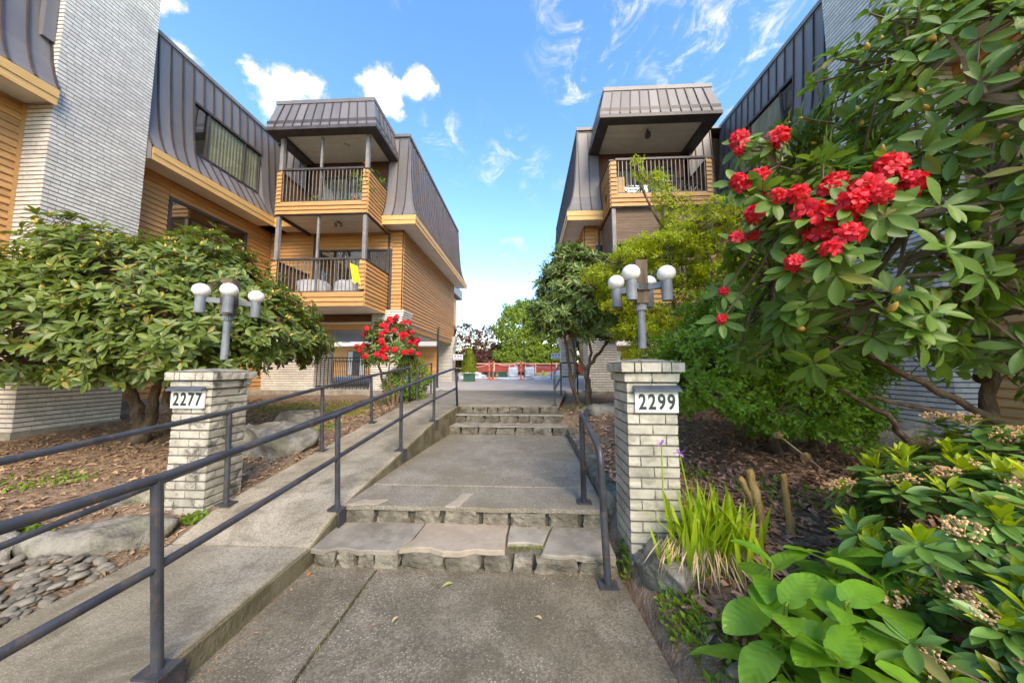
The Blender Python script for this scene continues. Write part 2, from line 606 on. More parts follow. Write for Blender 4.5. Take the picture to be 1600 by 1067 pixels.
m_stone = surf('step_stone', (0.095, 0.083, 0.062), (0.205, 0.184, 0.145), 7, 0.9, 1.0, 22, var=0.22, stain=(0.09, 0.085, 0.06), stain_scale=9, stain_amt=0.5, bdist=0.02)
m_mort2 = surf('step_mortar', (0.085, 0.075, 0.055), (0.14, 0.125, 0.095), 12, 0.95, 0.8, 50)
m_kerb = surf('mossy_concrete', (0.085, 0.072, 0.042), (0.165, 0.145, 0.092), 5, 0.95, 0.7, 45, stain=(0.085, 0.075, 0.035), stain_scale=3.5, stain_amt=0.75)
m_conc = surf('rough_concrete', (0.25, 0.23, 0.19), (0.36, 0.335, 0.28), 4, 0.95, 0.9, 35, stain=(0.11, 0.10, 0.075), stain_scale=2.5, stain_amt=0.6)
m_rock = surf('granite_boulder', (0.14, 0.128, 0.105), (0.29, 0.268, 0.225), 6, 0.9, 1.0, 26, var=0.12, stain=(0.15, 0.155, 0.07), stain_scale=3, stain_amt=0.5, bdist=0.02)
m_pebble = surf('river_pebble', (0.13, 0.113, 0.085), (0.25, 0.222, 0.175), 5, 0.7, 0.3, 40, var=0.3)
m_bark = surf('bark', (0.085, 0.055, 0.033), (0.19, 0.13, 0.08), 4, 0.95, 1.0, 25, stretch=(3, 3, 0.8), bdist=0.015)
m_twig = surf('twig', (0.10, 0.07, 0.045), (0.17, 0.12, 0.075), 5, 0.9, 0.3)
m_soil = surf('bark_mulch_ground', (0.15, 0.095, 0.06), (0.28, 0.19, 0.125), 16, 0.95, 1.0, 45, stain=(0.27, 0.18, 0.10), stain_scale=2, stain_amt=0.5, bdist=0.02)
m_chip = surf('bark_chip', (0.20, 0.118, 0.07), (0.40, 0.265, 0.165), 9, 0.9, 0.4, 40, var=0.45)
m_chip_r = surf('red_bark_chip', (0.24, 0.115, 0.07), (0.50, 0.29, 0.19), 9, 0.9, 0.4, 40, var=0.45)
m_chip2 = surf('dry_leaf_litter', (0.26, 0.16, 0.085), (0.42, 0.28, 0.16), 9, 0.85, 0.3, 40, var=0.35)

# ---------------------------------------------------------------- ground, path, steps, ramp
def ip(v, xs, ys):
    return np.interp(v, xs, ys)


def ramp_z(y):
    return ip(y, [-2, 2.45, 2.83, 4.0, 5.1, 6.3], [.14, .14, .275, .44, .63, .75])


def ramp_xr(y):
    return ip(y, [2.8, 4.05, 5.15, 6.3], [-1.655, -1.58, -1.5, -1.37])


def ramp_xl(y):
    return ip(y, [2.8, 4.0, 5.05, 6.3, 9.6], [-2.76, -2.66, -2.54, -2.48, -2.75])


def path_xr(y):
    return ip(y, [-2, 1.6, 2.5, 2.9, 5.8, 6.35, 10.4], [.90, .715, .66, .66, .70, .60, 1.25])


def gz(x, y):
    """height of the planted ground"""
    x, y = np.asarray(x, float), np.asarray(y, float)
    xl, xr = ramp_xl(y), path_xr(y)
    far_l = np.clip(0.03+0.068*y, 0.02, 0.66)
    near_l = ramp_z(y)-0.05
    t = np.clip((xl-x)/1.3, 0, 1)
    left = near_l*(1-t)+far_l*t
    near_r = ip(y, [0, 2.2, 2.5, 2.9, 5.7, 6.4, 9], [-.03, .02, .14, .22, .30, .60, .72])
    far_r = ip(y, [0, 1.5, 2.4, 4, 6, 8], [.12, .20, .35, .47, .62, .72])
    t = np.clip((x-xr)/0.55, 0, 1)
    right = near_r*(1-t)+far_r*t
    mid = np.where(y < 10.5, ip(y, [2.4, 2.9, 5.6, 6.4], [-.12, .08, .12, .6]), 0.7)
    z = np.where(x < xl-0.01, left, np.where(x > xr+0.04, right, mid))
    b = np.clip((y-9.3)/0.6, 0, 1)
    z = z*(1-b)+0.70*b
    wob = 0.018*np.sin(x*5.1+y*2.3)+0.014*np.sin(y*7.7-x*3.1)
    return z+np.where((x < xl-0.15) | (x > xr+0.2), wob, 0)*(1-b)


def build_ground():
    xs = np.concatenate([[-1500, -400, -120, -45, -22, -14], np.arange(-10, 8.01, 0.1), [11, 18, 40, 120, 400, 1500]])
    ys = np.concatenate([[-1500, -300, -60, -12, -4], np.arange(-1.5, 11.01, 0.1), [13, 16, 20, 26, 40, 80, 200, 600, 2000]])
    X, Y = np.meshgrid(xs, ys)
    Z = gz(X, np.clip(Y, -1, 30))
    nx, ny = len(xs), len(ys)
    mb = MB()
    mb.v = [tuple(p) for p in np.c_[X.ravel(), Y.ravel(), Z.ravel()].tolist()]
    mb.f = [(j*nx+i, j*nx+i+1, (j+1)*nx+i+1, (j+1)*nx+i) for j in range(ny-1) for i in range(nx-1)]
    tag(mb.build('ground', m_soil, smooth=True), kind='structure')


build_ground()


def digit_meshes():
    out = {}
    for ch in '279':
        cu = bpy.data.curves.new('digit', 'FONT')
        cu.body = ch
        cu.size = .158
        cu.align_x = 'CENTER'
        cu.extrude = .002
        cu.offset = .0035
        tmp = bpy.data.objects.new('digit_tmp', cu)
        COL.objects.link(tmp)
        dg = bpy.context.evaluated_depsgraph_get()
        dg.update()
        me = bpy.data.meshes.new_from_object(tmp.evaluated_get(dg))
        bpy.data.objects.remove(tmp)
        me.materials.clear()
        me.materials.append(m_digit)
        out[ch] = me
    return out


DIGITS = digit_meshes()


def jag(p, q, n, amp, seed):
    """a ragged line from p to q (without q)"""
    r = random.Random(seed)
    out = []
    dx, dy = q[0]-p[0], q[1]-p[1]
    L = math.hypot(dx, dy)
    for i in range(n):
        t = i/n
        j = 0 if i == 0 else r.uniform(-amp, amp)
        out.append((p[0]+dx*t-dy/L*j, p[1]+dy*t+dx/L*j))
    return out


def slab(poly, zt, thick, name, mat, parent, tilt=None):
    """slab with a slightly rounded upper edge"""
    n = len(poly)
    cx, cy = sum(p[0] for p in poly)/n, sum(p[1] for p in poly)/n
    f = tilt or (lambda x, y: zt)
    ins = []
    for p in poly:
        d = math.hypot(p[0]-cx, p[1]-cy)+1e-6
        k = 0.010/d
        ins.append((p[0]+(cx-p[0])*k, p[1]+(cy-p[1])*k))
    vs = [(p[0], p[1], f(*p)-thick) for p in poly]+[(p[0], p[1], f(*p)-0.008) for p in poly]+[(p[0], p[1], f(*p)) for p in ins]
    fs = [tuple(range(n-1, -1, -1))]
    fs += [(i, (i+1) % n, n+(i+1) % n, n+i) for i in range(n)]+[(n+i, n+(i+1) % n, 2*n+(i+1) % n, 2*n+i) for i in range(n)]
    fs.append(tuple(range(2*n, 3*n)))
    mb = MB()
    mb.add(vs, fs)
    return mb.build(name, mat, parent)


def rough_box(n, seed, rnd_k, jit):
    """subdivided block with worn corners and uneven faces"""
    r = random.Random(seed)
    key, vs, fs = {}, [], []
    off = Vector((r.uniform(0, 90), r.uniform(0, 90), r.uniform(0, 90)))

    def vid(p):
        k = tuple(int(round(c*1000)) for c in p)
        if k not in key:
            v = Vector(p)
            s = v.normalized()*0.62
            q = v*(1-rnd_k)+s*rnd_k
            q += Vector(mnoise.noise_vector(v*2.3+off))*jit
            key[k] = len(vs)
            vs.append(tuple(q))
        return key[k]
    for ax in range(3):
        for sg in (-.5, .5):
            for i in range(n):
                for j in range(n):
                    q = []
                    for (a, b) in ((i, j), (i+1, j), (i+1, j+1), (i, j+1)):
                        p = [0, 0, 0]
                        p[ax] = sg
                        p[(ax+1) % 3] = a/n-.5
                        p[(ax+2) % 3] = b/n-.5
                        q.append(vid(p))
                    fs.append(tuple(q if sg > 0 else q[::-1]))
    mb = MB()
    mb.v, mb.f = vs, fs
    return mb


P_STONE = [Proto('stone', rough_box(4, 20+i, 0.16, 0.12), m_stone) for i in range(8)]


def stone_row(parent, xs, y, z0, z1, depth=0.12, seed=1):
    """xs: list of (x0, x1) of the stones in a riser"""
    r = random.Random(seed)
    for i, (a, b) in enumerate(xs):
        h = (z1-z0)*r.uniform(.9, 1.03)
        link('stone', P_STONE[r.randrange(8)].me, parent,
             TR((a+b)/2, y+depth/2+r.uniform(-.012, .006), z0+h/2-.004, (b-a)*.985, depth*1.15, h*1.04, r.uniform(-.03, .03), 0, r.uniform(-.04, .04)))


def build_paths():
    # lower path: two slabs with a crack between
    root = slab(jag((-1.1, -1.5), (-1.12, 2.5), 16, .012, 3)+jag((-1.12, 2.5), (.66, 2.5), 2, 0, 4)+jag((.66, 2.5), (.92, -1.5), 12, .01, 5), 0.0, .25, 'lower_path', m_path, None)
    tag(root, kind='structure')
    slab(jag((-1.75, -1.5), (-1.115, -1.5), 2, 0, 6)+[(-1.115, -1.5)]+[(p[0]-.014, p[1]) for p in jag((-1.1, -1.5), (-1.12, 2.5), 16, .012, 3)][1:]+jag((-1.134, 2.5), (-1.75, 2.5), 2, 0, 7)+[(-1.75, 2.5)], 0.004, .25, 'slab', m_path, root)
    # first step
    st = MB().box(-1.66, .655, 2.535, 2.90, -.1, .10).build('lower_steps', m_mort2)
    tag(st, kind='structure')
    e = [(-1.62, -1.45), (-1.43, -1.30), (-1.28, -1.16), (-1.15, -.97), (-.95, -.63), (-.61, -.36), (-.32, -.13), (-.11, .03), (.05, .36), (.38, .64)]
    stone_row(st, e, 2.46, -.01, .105, .14, 2)
    fr = lambda a, b, s, y=2.455: jag((a, y), (b, y), 7, .028, s)
    slab(fr(-1.65, -.99, 1, 2.45)+[(-.99, 2.455), (-.93, 2.62), (-.91, 2.885), (-1.66, 2.885)], .132, .035, 'slab', m_slab, st)
    slab(fr(-.975, -.175, 2, 2.475)+[(-.175, 2.49), (-.18, 2.7), (-.17, 2.885), (-.895, 2.885), (-.915, 2.62)], .136, .04, 'slab', m_pink, st)
    slab([(-.163, 2.60), (-.02, 2.615), (.115, 2.59), (.15, 2.73), (.20, 2.885), (-.155, 2.885), (-.165, 2.7)], .131, .035, 'slab', m_slab, st)
    slab(fr(.095, .64, 4, 2.47)+[(.64, 2.46), (.655, 2.885), (.215, 2.885), (.165, 2.73), (.13, 2.6)], .128, .04, 'slab', m_slab, st)
    # second step and middle path
    MB().box(-1.66, .665, 2.93, 3.3, .0, .25).build('riser_core', m_mort2, st)
    xs = [(-1.62, -1.36), (-1.34, -1.05), (-1.0, -.77), (-.73, -.44), (-.40, -.17), (-.14, .16), (.19, .44), (.48, .64)]
    stone_row(st, xs, 2.875, .125, .262, .12, 9)
    mp = slab(jag((-1.66, 2.845), (.665, 2.86), 18, .014, 21)+[(.665, 2.86), (.672, 3.335), (-1.65, 3.335)], .283, .035, 'middle_path', m_path2, None)
    tag(mp, kind='structure')
    slab([(-1.66, 3.35), (.672, 3.35), (.70, 5.83), (-1.52, 5.83)], .286, .2, 'slab', m_path2, mp)
    # pale repair patches on the nosing
    for (a, b, y0, y1, s) in ((-1.62, -1.36, 2.86, 2.98, 31), (-.73, -.60, 2.86, 3.16, 32)):
        slab(jag((a, y0), (b, y0), 4, .015, s)+jag((b, y0), (b+.08, y1), 4, .015, s+1)+jag((b+.08, y1), (a+.1, y1), 4, .015, s+2)+jag((a+.1, y1), (a, y0), 4, .015, s+3), .2875, .012, 'patch', m_pink, mp)
    # upper three steps
    us = MB().box(-1.50, .70, 5.93, 6.32, .1, .43).box(-1.45, .68, 6.2, 6.6, .4, .60).box(-1.40, .62, 6.45, 6.9, .55, .735).build('upper_steps', m_mort2)
    tag(us, kind='structure')
    rr = random.Random(5)
    for (y, z0, z1, x0, x1, tr) in ((5.84, .28, .435, -1.52, .70, .30), (6.15, .44, .595, -1.46, .68, .18), (6.36, .60, .735, -1.37, .62, 0)):
        x = x0
        row = []
        while x < x1-.12:
            w = min(rr.uniform(.2, .36), x1-x)
            if x1-(x+w) < .14:
                w = x1-x
            row.append((x+.008, x+w-.008))
            x += w
        stone_row(us, row, y, z0, z1, .13, int(y*100))
        if tr:
            slab(jag((x0, y-.025), (x1, y-.025), 14, .012, int(y*77))+[(x1, y-.025), (x1, y+tr+.1), (x0, y+tr+.1)], z1+.004, .018, 'slab', m_slab, us)
    up = slab(jag((-1.37, 6.345), (.62, 6.345), 12, .008, 55)+[(.62, 6.345), (1.25, 10.38), (-2.78, 10.38), (-2.49, 6.31), (-1.9, 6.31), (-1.39, 6.31)], .758, .045, 'upper_path', m_path2, None)
    tag(up, kind='structure')
    tag(MB().box(-22, 22, 10.39, 34, .5, .765).build('courtyard', m_court), kind='structure')
    # ramp: right edge wall and sloping slab, in four bays with open joints
    rp = MB()
    ysr = [-1.5, 2.44]
    root = slab([(-2.76, -1.5), (-1.665, -1.5), (-1.665, 2.44), (-2.76, 2.44)], .14, .4, 'ramp', m_ramp, None)
    tag(root, kind='structure')
    for (a, b) in ((2.45, 4.20), (4.212, 6.305)):
        ys = np.linspace(a, b, 7)
        poly = [(ramp_xl(y), y) for y in ys[::-1]]+[(ramp_xr(y)-.012, y) for y in ys]
        n = 7
        mb = MB()
        vs = []
        for y in ys:
            xl, xr, z = float(ramp_xl(y)), float(ramp_xr(y))-.008, float(ramp_z(y))
            vs += [(xl, y, z-.45), (xl, y, z), (xr-.012, y, z), (xr, y, z-.01), (xr, y, z-.45)]
        fs = []
        for i in range(n-1):
            for k in range(4):
                fs.append((i*5+k, i*5+k+1, i*5+5+k+1, i*5+5+k))
        fs += [(0, 1, 2, 3, 4), tuple(n*5-5+k for k in (4, 3, 2, 1, 0))]
        mb.add(vs, fs)
        mb.build('slab', m_ramp, root)
    # the edge wall facing the steps, mossy
    mb = MB()
    ys = [-1.5, 1.0, 2.44, 2.6, 2.83, 3.4, 4.0, 4.6, 5.1, 5.8, 6.3]
    vs = []
    for y in ys:
        x, z = float(ramp_xr(y)), float(ramp_z(y))
        vs += [(x-.006, y, z-.012), (x+.008, y, z-.016), (x+.012, y, -.2), (x-.006, y, -.2)]
    fs = []
    for i in range(len(ys)-1):
        for k in range(3):
            fs.append((i*4+k, i*4+4+k, i*4+5+k, i*4+1+k))
    mb.add(vs, fs).build('edge_wall', m_kerb, root)
    # low stone kerb on the right of the middle path
    kb = MB().box(.705, .83, 3.0, 5.85, .05, .30).build('path_kerb', m_mort2)
    tag(kb, 'low mossy stone kerb along the right of the middle path', 'kerb')
    y = 2.98
    i = 0
    rr = random.Random(8)
    while y < 5.7:
        w = rr.uniform(.3, .55)
        hz = .31+.05*((y-3)/2.7)
        link('stone', P_STONE[i % 8].me, kb, TR(.775, y+w/2, hz/2+.06, .17, w*1.03, hz, rr.uniform(-.04, .04)))
        y += w
        i += 1
    # low concrete wall in front of the passage under the left building
    tag(MB().box(-8.6, -3.25, 9.42, 9.62, .3, .80).build('retaining_wall', m_conc), 'low rough concrete wall in front of the passage under the left building', 'wall')
    tag(MB().box(-8.75, -2.80, 9.62, 10.388, .4, .790).build('passage_floor', m_court), kind='structure')
    tag(MB().box(1.75, 6.3, 9.42, 9.62, .3, .80).build('retaining_wall', m_conc), 'low concrete wall behind the slender tree under the right building', 'wall')


build_paths()


# ---------------------------------------------------------------- apartment buildings
def board_proto(e, name='board', mat=None):
    return Proto(name, MB().add([(0, -.036, 0), (0, 0, 0), (0, 0, e+.012), (0, -.006, e+.012), (1, -.036, 0), (1, 0, 0), (1, 0, e+.012), (1, -.006, e+.012)],
                                [(0, 1, 2, 3), (7, 6, 5, 4), (0, 4, 5, 1), (1, 5, 6, 2), (2, 6, 7, 3), (3, 7, 4, 0)]), mat or m_siding)


EXPO = 0.125
P_BOARD = board_proto(EXPO)
P_BRICK = Proto('brick', MB().box(0, 1, 0, .1, 0, 1), m_brick)
PROF = [(6.30, .60), (6.42, .53), (6.60, .46), (6.85, .39), (7.2, .335), (7.7, .28), (8.4, .225), (9.2, .17)]


def panel_proto(prof, w, name='panel'):
    """one standing-seam pan: outward -y, width along x, with a raised seam on its left edge"""
    mb = MB()
    n = len(prof)
    vs = []
    for z, o in prof:
        vs += [(0, -o, z), (w, -o, z)]
    mb.add(vs, [(2*i, 2*i+1, 2*i+3, 2*i+2) for i in range(n-1)])
    return Proto(name, mb, m_roof)


def seam_proto(prof, name='seam'):
    mb = MB()
    n = len(prof)
    vs = []
    for z, o in prof:
        vs += [(-.012, -o, z), (-.012, -o-.032, z), (.012, -o-.032, z), (.012, -o, z)]
    fs = []
    for i in range(n-1):
        for k in range(3):
            fs.append((4*i+k, 4*i+k+1, 4*i+5+k, 4*i+4+k))
    fs += [(3, 2, 1, 0), (4*n-4, 4*n-3, 4*n-2, 4*n-1)]
    mb.add(vs, fs)
    return Proto(name, mb, m_rib)


PW = 0.265
P_PAN = panel_proto(PROF, PW)
P_SEAM = seam_proto(PROF)
PROF_UP = [(8.27, .235), (8.7, .205), (9.2, .17)]
P_PANU, P_SEAMU = panel_proto(PROF_UP, PW), seam_proto(PROF_UP)
PROF_LO = [(6.30, .60), (6.98, .20)]
P_PANL, P_SEAML = panel_proto(PROF_LO, PW), seam_proto(PROF_LO)
RZM = -PI/2                      # turns a wall facing -y into one facing the path (-a)


class Building:
    def __init__(self, X0, s, label):
        self.X0, self.s = X0, s
        self.root = thing('apartment_building', label, 'building', (X0, 10, .75), 'apartment blocks either side of the path')
        self.root.scale = (s, 1, 1)
        self.RW = TR(X0, 0, 0, s, 1, 1)
        self.loc = TR(0, -10, -.75)

    def mk(self, mb, name, mat, label=None, smooth=False):
        o = mb.build(name, mat, self.root, smooth, self.loc)
        if label:
            o['label'] = label
        return o

    def lengths(self, u0, u1):
        """a run of siding is pieced together from boards of uneven length"""
        out, u = [], u0
        while u1-u > 3.4:
            w = rnd.uniform(1.4, 3.2)
            out.append((u, u+w-.004))
            u += w
        out.append((u, u1))
        return out

    def siding_front(self, par, y, a0, a1, z0, z1):
        z = z0
        while z < z1-.03:
            for (p, q) in self.lengths(a0, a1):
                link('board', P_BOARD.me, par, TR(p, y+rnd.uniform(0, .003), z, q-p, 1, min(1, (z1-z)/EXPO)))
            z += EXPO

    def siding_side(self, par, a, y0, y1, z0, z1, flip=False):
        z = z0
        while z < z1-.03:
            k = min(1, (z1-z)/EXPO)
            for (p, q) in self.lengths(y0, y1):
                d = rnd.uniform(0, .003)
                link('board', P_BOARD.me, par, TR(a-d, p, z, q-p, 1, k, PI/2) if flip else TR(a+d, q, z, q-p, 1, k, RZM))
            z += EXPO

    def bricks(self, par, faces, z0, z1, limit, minpx=9):
        """faces: list of ('front', y, a0, a1) / ('side', a, y0, y1); running bond"""
        items = []
        C, L = .0755, .205
        nz = int((z1-z0)/C+.5)
        r = random.Random(3)
        for fi, (kind, p, u0, u1) in enumerate(faces):
            for j in range(nz):
                z = z0+j*C
                s = u0+(.1 if (fi+j) % 2 else 0)
                e = u1
                u = u0-(L*1.5 if j % 2 else L)+.03*math.sin(j*12.9)
                while u < e-.01:
                    a, b = max(u, s), min(u+L, e)
                    u += L
                    if e-b < .02:
                        b, u = e, e
                    if b-a < .009:
                        continue
                    d = r.uniform(-.002, .002)
                    if kind == 'front':
                        m = TR(a, p+d, z, b-a-.007, 1, C-.018)
                    else:
                        m = TR(p+d, b-.007, z, b-a-.007, 1, C-.018, RZM)
                    items.append((0, m))
        pieces(par, 'brick', 'bricks', [P_BRICK], items, limit, minpx, self.RW)

    def mansard_side(self, par, a, y0, y1, gap=None):
        n = int(round((y1-y0)/PW))
        w = (y1-y0)/n
        for i in range(n+1):
            y = y1-i*w
            ymid = y-w/2
            hole = gap and gap[0] < ymid < gap[1]
            for pan, seam in (((P_PANU, P_SEAMU), (P_PANL, P_SEAML)) if hole else ((P_PAN, P_SEAM),)):
                if i < n:
                    link('panel', pan.me, par, TR(a, y, 0, w/PW, 1, 1, RZM))
                link('seam', seam.me, par, TR(a, y, 0, 1, 1, 1, RZM))

    def mansard_front(self, par, y, a0, a1):
        n = max(1, int(round((a1-a0)/PW)))
        w = (a1-a0)/n
        for i in range(n+1):
            if i < n:
                link('panel', P_PAN.me, par, TR(a0+i*w, y, 0, w/PW, 1, 1))
            link('seam', P_SEAM.me, par, TR(a0+i*w, y, 0))

    def build(self, left):
        mk = self.mk
        ROOFZ = 9.2
        # --- bodies behind the cladding
        mk(MB().box(.06, 4.75, 10.12, 17.25, 3.06, 6.2).box(.06, 4.75, 10.3, 17.1, 6.2, 9.12), 'block_body', m_backing)
        mk(MB().box(4.68, 11, -4, 11.0, .3, 6.2).box(4.68, 11, 11.0, 17.25, 3.06, 6.2).box(4.9, 11, -4, 17.1, 6.2, 9.12), 'wing_body', m_backing)
        # --- end wall facing the path
        w = mk(MB().box(.0, .06, 10.06, 17.3, 3.0, 6.1), 'end_wall', m_backing)
        self.siding_side(w, 0, 10.06, 17.3, 3.0, 6.05)
        # --- front wall of the block, round the sliding doors
        w = mk(MB().box(.0, 4.68, 10.06, 10.12, 3.0, 6.1), 'front_wall', m_backing)
        self.siding_front(w, 10.06, .027, .36, 3.0, 6.05)
        self.siding_front(w, 10.06, 2.86, 4.58, 3.0, 6.05)
        self.siding_front(w, 10.06, .365, 2.855, 5.42, 6.05)
        # --- wing wall
        w = mk(MB().box(4.6, 4.68, 6.1, 10.06, .75, 6.1), 'wing_wall', m_backing)
        for (y0, y1, z0, z1) in ((6.1, 6.98, .80, 6.05), (9.13, 10.03, .80, 6.05), (6.99, 9.12, .80, 4.3), (6.99, 9.12, 5.65, 6.05)):
            self.siding_side(w, 4.6, y0, y1, z0, z1)
        w2 = mk(MB().box(4.6, 4.68, -4, 4.85, .6, 6.1), 'wing_wall', m_backing)
        self.siding_side(w2, 4.6, .5, 4.70, .60, 6.05)
        mk(MB().box(4.57, 4.63, 4.70, 4.749, .6, 6.05), 'corner_board', m_siding)
        mk(MB().box(4.52, 4.70, 6.11, 10.06, .2, .80).box(4.50, 4.7, -4, 4.7, .1, .6), 'plinth', m_conc)
        # --- brick tower
        t = mk(MB().box(4.108, 4.70, 4.758, 6.09, .46, 10.9), 'brick_tower', m_mortar)
        self.bricks(t, [('front', 4.75, 4.1, 4.7), ('side', 4.1, 4.75, 6.1)], .47, 10.9, 300)
        mk(MB().box(4.085, 4.72, 4.735, 6.115, .1, .463), 'tower_plinth', m_conc)
        # --- brick piers under the block
        def pier(a0, a1, y0, y1, top, flare, lim):
            p = mk(MB().box(a0+.008, a1-.008, y0+.008, y1-.008, .75, top), 'brick_pier', m_mortar)
            self.bricks(p, [('front', y0, a0, a1), ('side', a0, y0, y1)], .76, top, lim, 7)
            if flare:
                C = .0755
                it = []
                n = 9
                for j in range(n):
                    q = (j+1)/n*.16
                    z = top+.002+j*C
                    u = a0-q
                    while u < a1-.02:
                        b = min(u+.205, a1)
                        it.append((0, TR(u, y0-.006, z, b-u-.007, 1, C-.018)))
                        u = b
                    u = y0+.095
                    while u < y1-.02:
                        b = min(u+.205, y1)
                        it.append((0, TR(a0-q, b-.007, z, b-u-.007, 1, C-.018, RZM)))
                        u = b
                mbf = MB()
                mbf.add([(a0+.01, y0+.005, top), (a1, y0+.005, top), (a1, y1, top), (a0+.01, y1, top),
                         (a0-.15, y0+.005, top+n*C), (a1, y0+.005, top+n*C), (a1, y1, top+n*C), (a0-.15, y1, top+n*C)],
                        [(0, 3, 2, 1), (4, 5, 6, 7), (0, 1, 5, 4), (1, 2, 6, 5), (2, 3, 7, 6), (3, 0, 4, 7)])
                f = mk(mbf, 'pier_corbel', m_mortar)
                pieces(f, 'brick', 'bricks', [P_BRICK], it, 120, 7, self.RW)
        pier(.02, .92, 9.92, 10.7, 2.68, True, 120)
        pier(-.05, .75, 17.0, 17.6, 2.5, True, 40)
        pier(2.8, 4.62, 9.98, 11.0, 2.985, False, 260)
        # --- underside and soffits
        mk(MB().box(.03, 4.62, 10.13, 17.2, 2.93, 2.995).box(4.62, 11, 11.01, 17.2, 2.93, 2.995), 'underside', m_soffit)
        mk(MB().box(.02, .30, 10.14, 17.2, 2.78, 2.928).box(.3, 4.6, 10.14, 10.4, 2.75, 2.928), 'edge_beam', m_siding)
        s = mk(MB().box(-.56, .0, 9.50, 17.9, 6.06, 6.09).box(.0, 4.04, 9.50, 10.05, 6.06, 6.09), 'soffit', m_soffit)
        mk(MB().box(4.02, 4.6, 6.13, 9.5, 6.06, 6.09).box(4.02, 4.6, -4, 4.72, 6.06, 6.09), 'soffit', m_soffit)
        # --- fascias, two boards high
        f = mk(MB().box(-.60, -.56, 9.46, 17.95, 6.0, 6.13).box(-.615, -.562, 9.445, 17.96, 6.133, 6.285), 'fascia', m_fascia)
        mk(MB().box(-.558, .48, 9.46, 9.50, 6.0, 6.13).box(-.56, .48, 9.445, 9.498, 6.133, 6.285), 'fascia', m_fascia)
        mk(MB().box(3.27, 4.0, 9.46, 9.50, 6.0, 6.13).box(3.27, 3.985, 9.445, 9.498, 6.133, 6.285), 'fascia', m_fascia)
        mk(MB().box(4.0, 4.04, 6.13, 9.46, 6.0, 6.13).box(3.985, 4.038, 6.13, 9.445, 6.133, 6.285), 'fascia', m_fascia)
        mk(MB().box(4.0, 4.04, -4, 4.74, 6.0, 6.13).box(3.985, 4.038, -4, 4.742, 6.133, 6.285), 'fascia', m_fascia)
        # --- mansard roofs
        mr = mk(MB().box(-.16, 4.9, 9.88, 17.46, ROOFZ-.05, ROOFZ), 'mansard_roof', m_roof)
        self.mansard_side(mr, 0, 9.87, 17.35)
        self.mansard_front(mr, 10.06, -.17, .47)
        self.mansard_front(mr, 10.06, 3.28, 4.02)
        for (nm, pts) in (('corner_panel', None),):
            mb = MB()
            vs = []
            for z, o in PROF:
                vs += [(-o, 10.06-o, z), (-o, 9.87, z)]
            mb.add(vs, [(2*i, 2*i+1, 2*i+3, 2*i+2) for i in range(len(PROF)-1)])
            vs = []
            for z, o in PROF:
                vs += [(-.17, 10.06-o, z), (-o-.002, 10.06-o, z)]
            mb.add(vs, [(2*i, 2*i+1, 2*i+3, 2*i+2) for i in range(len(PROF)-1)])
            mk(mb, nm, m_roof)
            mb = MB()
            vs = []
            for z, o in PROF:
                vs += [(-o, 17.35, z), (-o, 17.35+o-.17, z), (4, 17.35+o-.17, z)]
            fs = []
            for i in range(len(PROF)-1):
                for k in range(2):
                    fs.append((3*i+k, 3*i+k+1, 3*i+k+4, 3*i+k+3))
            mk(mb.add(vs, fs), 'corner_panel', m_roof)
            hip = MB()
            hip.tube([(-o-.008, 10.06-o-.008, z) for z, o in PROF], .022, 6)
            mk(hip, 'hip_seam', m_roof)
        mk(MB().box(-.215, -.14, 9.83, 17.40, 9.2, 9.30).box(-.14, .62, 9.83, 9.90, 9.2, 9.30), 'roof_cap', m_roof)
        wr = mk(MB().box(4.42, 4.9, 6.12, 10.3, ROOFZ-.05, ROOFZ), 'mansard_roof', m_roof)
        self.mansard_side(wr, 4.6, 6.105, 9.98, (7.03, 9.12))
        mk(MB().add([(4.6-o, 6.108, z) for z, o in PROF]+[(4.65, 6.108, 9.2), (4.65, 6.108, 6.0), (4.0, 6.108, 6.0)], [tuple(range(len(PROF)+3))]), 'roof_end', m_roof)
        mk(MB().add([(4.6-o, 4.738, z) for z, o in PROF]+[(4.65, 4.738, 9.2), (4.65, 4.738, 6.3)], [tuple(range(len(PROF)+2))]), 'roof_end', m_roof)
        nr = mk(MB().box(4.42, 4.9, -4, 4.72, ROOFZ-.05, ROOFZ), 'mansard_roof', m_roof)
        self.mansard_side(nr, 4.6, 1.0, 4.735)
        mk(MB().box(4.385, 4.46, 6.12, 10.0, 9.2, 9.30), 'roof_cap', m_roof)
        mk(MB().box(4.385, 4.46, -4, 4.74, 9.2, 9.30), 'roof_cap', m_roof)
        mk(MB().box(4.20, 4.30, 4.60, 4.74, 7.2, 10), 'downpipe', m_roof)
        # --- strip window set into the mansard of the wing
        wk = .983
        LW = self.loc @ TR(0, 7.142-7.03*wk, 0, 1, wk, 1)          # the opening lines up with the roof panels
        mkw = lambda mb, n, m: mb.build(n, m, self.root, False, LW)
        wn = mkw(MB().box(4.36, 4.42, 7.03, 9.13, 8.24, 8.30).box(4.36, 4.42, 7.03, 9.13, 6.96, 7.01)
                .box(4.36, 4.42, 7.03, 7.08, 7.01, 8.24).box(4.36, 4.42, 9.08, 9.13, 7.01, 8.24).box(4.36, 4.42, 7.44, 7.48, 7.01, 8.24).box(4.36, 4.42, 8.55, 8.59, 7.01, 8.24), 'window', m_dark)
        for (y0, y1) in ((7.08, 7.44), (7.48, 8.55), (8.59, 9.08)):
            MB().box(4.385, 4.395, y0, y1, 7.01, 8.24).build('pane', m_pane, wn)
        MB().add([(4.412+.008*math.sin(i*2.1), 7.45+i*.033, z) for i in range(50) for z in (7.02, 8.23)], [(2*i, 2*i+2, 2*i+3, 2*i+1) for i in range(49)]).build('curtain', m_curtain, wn)
        MB().box(4.5, 4.55, 7.0, 9.15, 6.9, 8.35).build('dark_room', m_dark, wn)
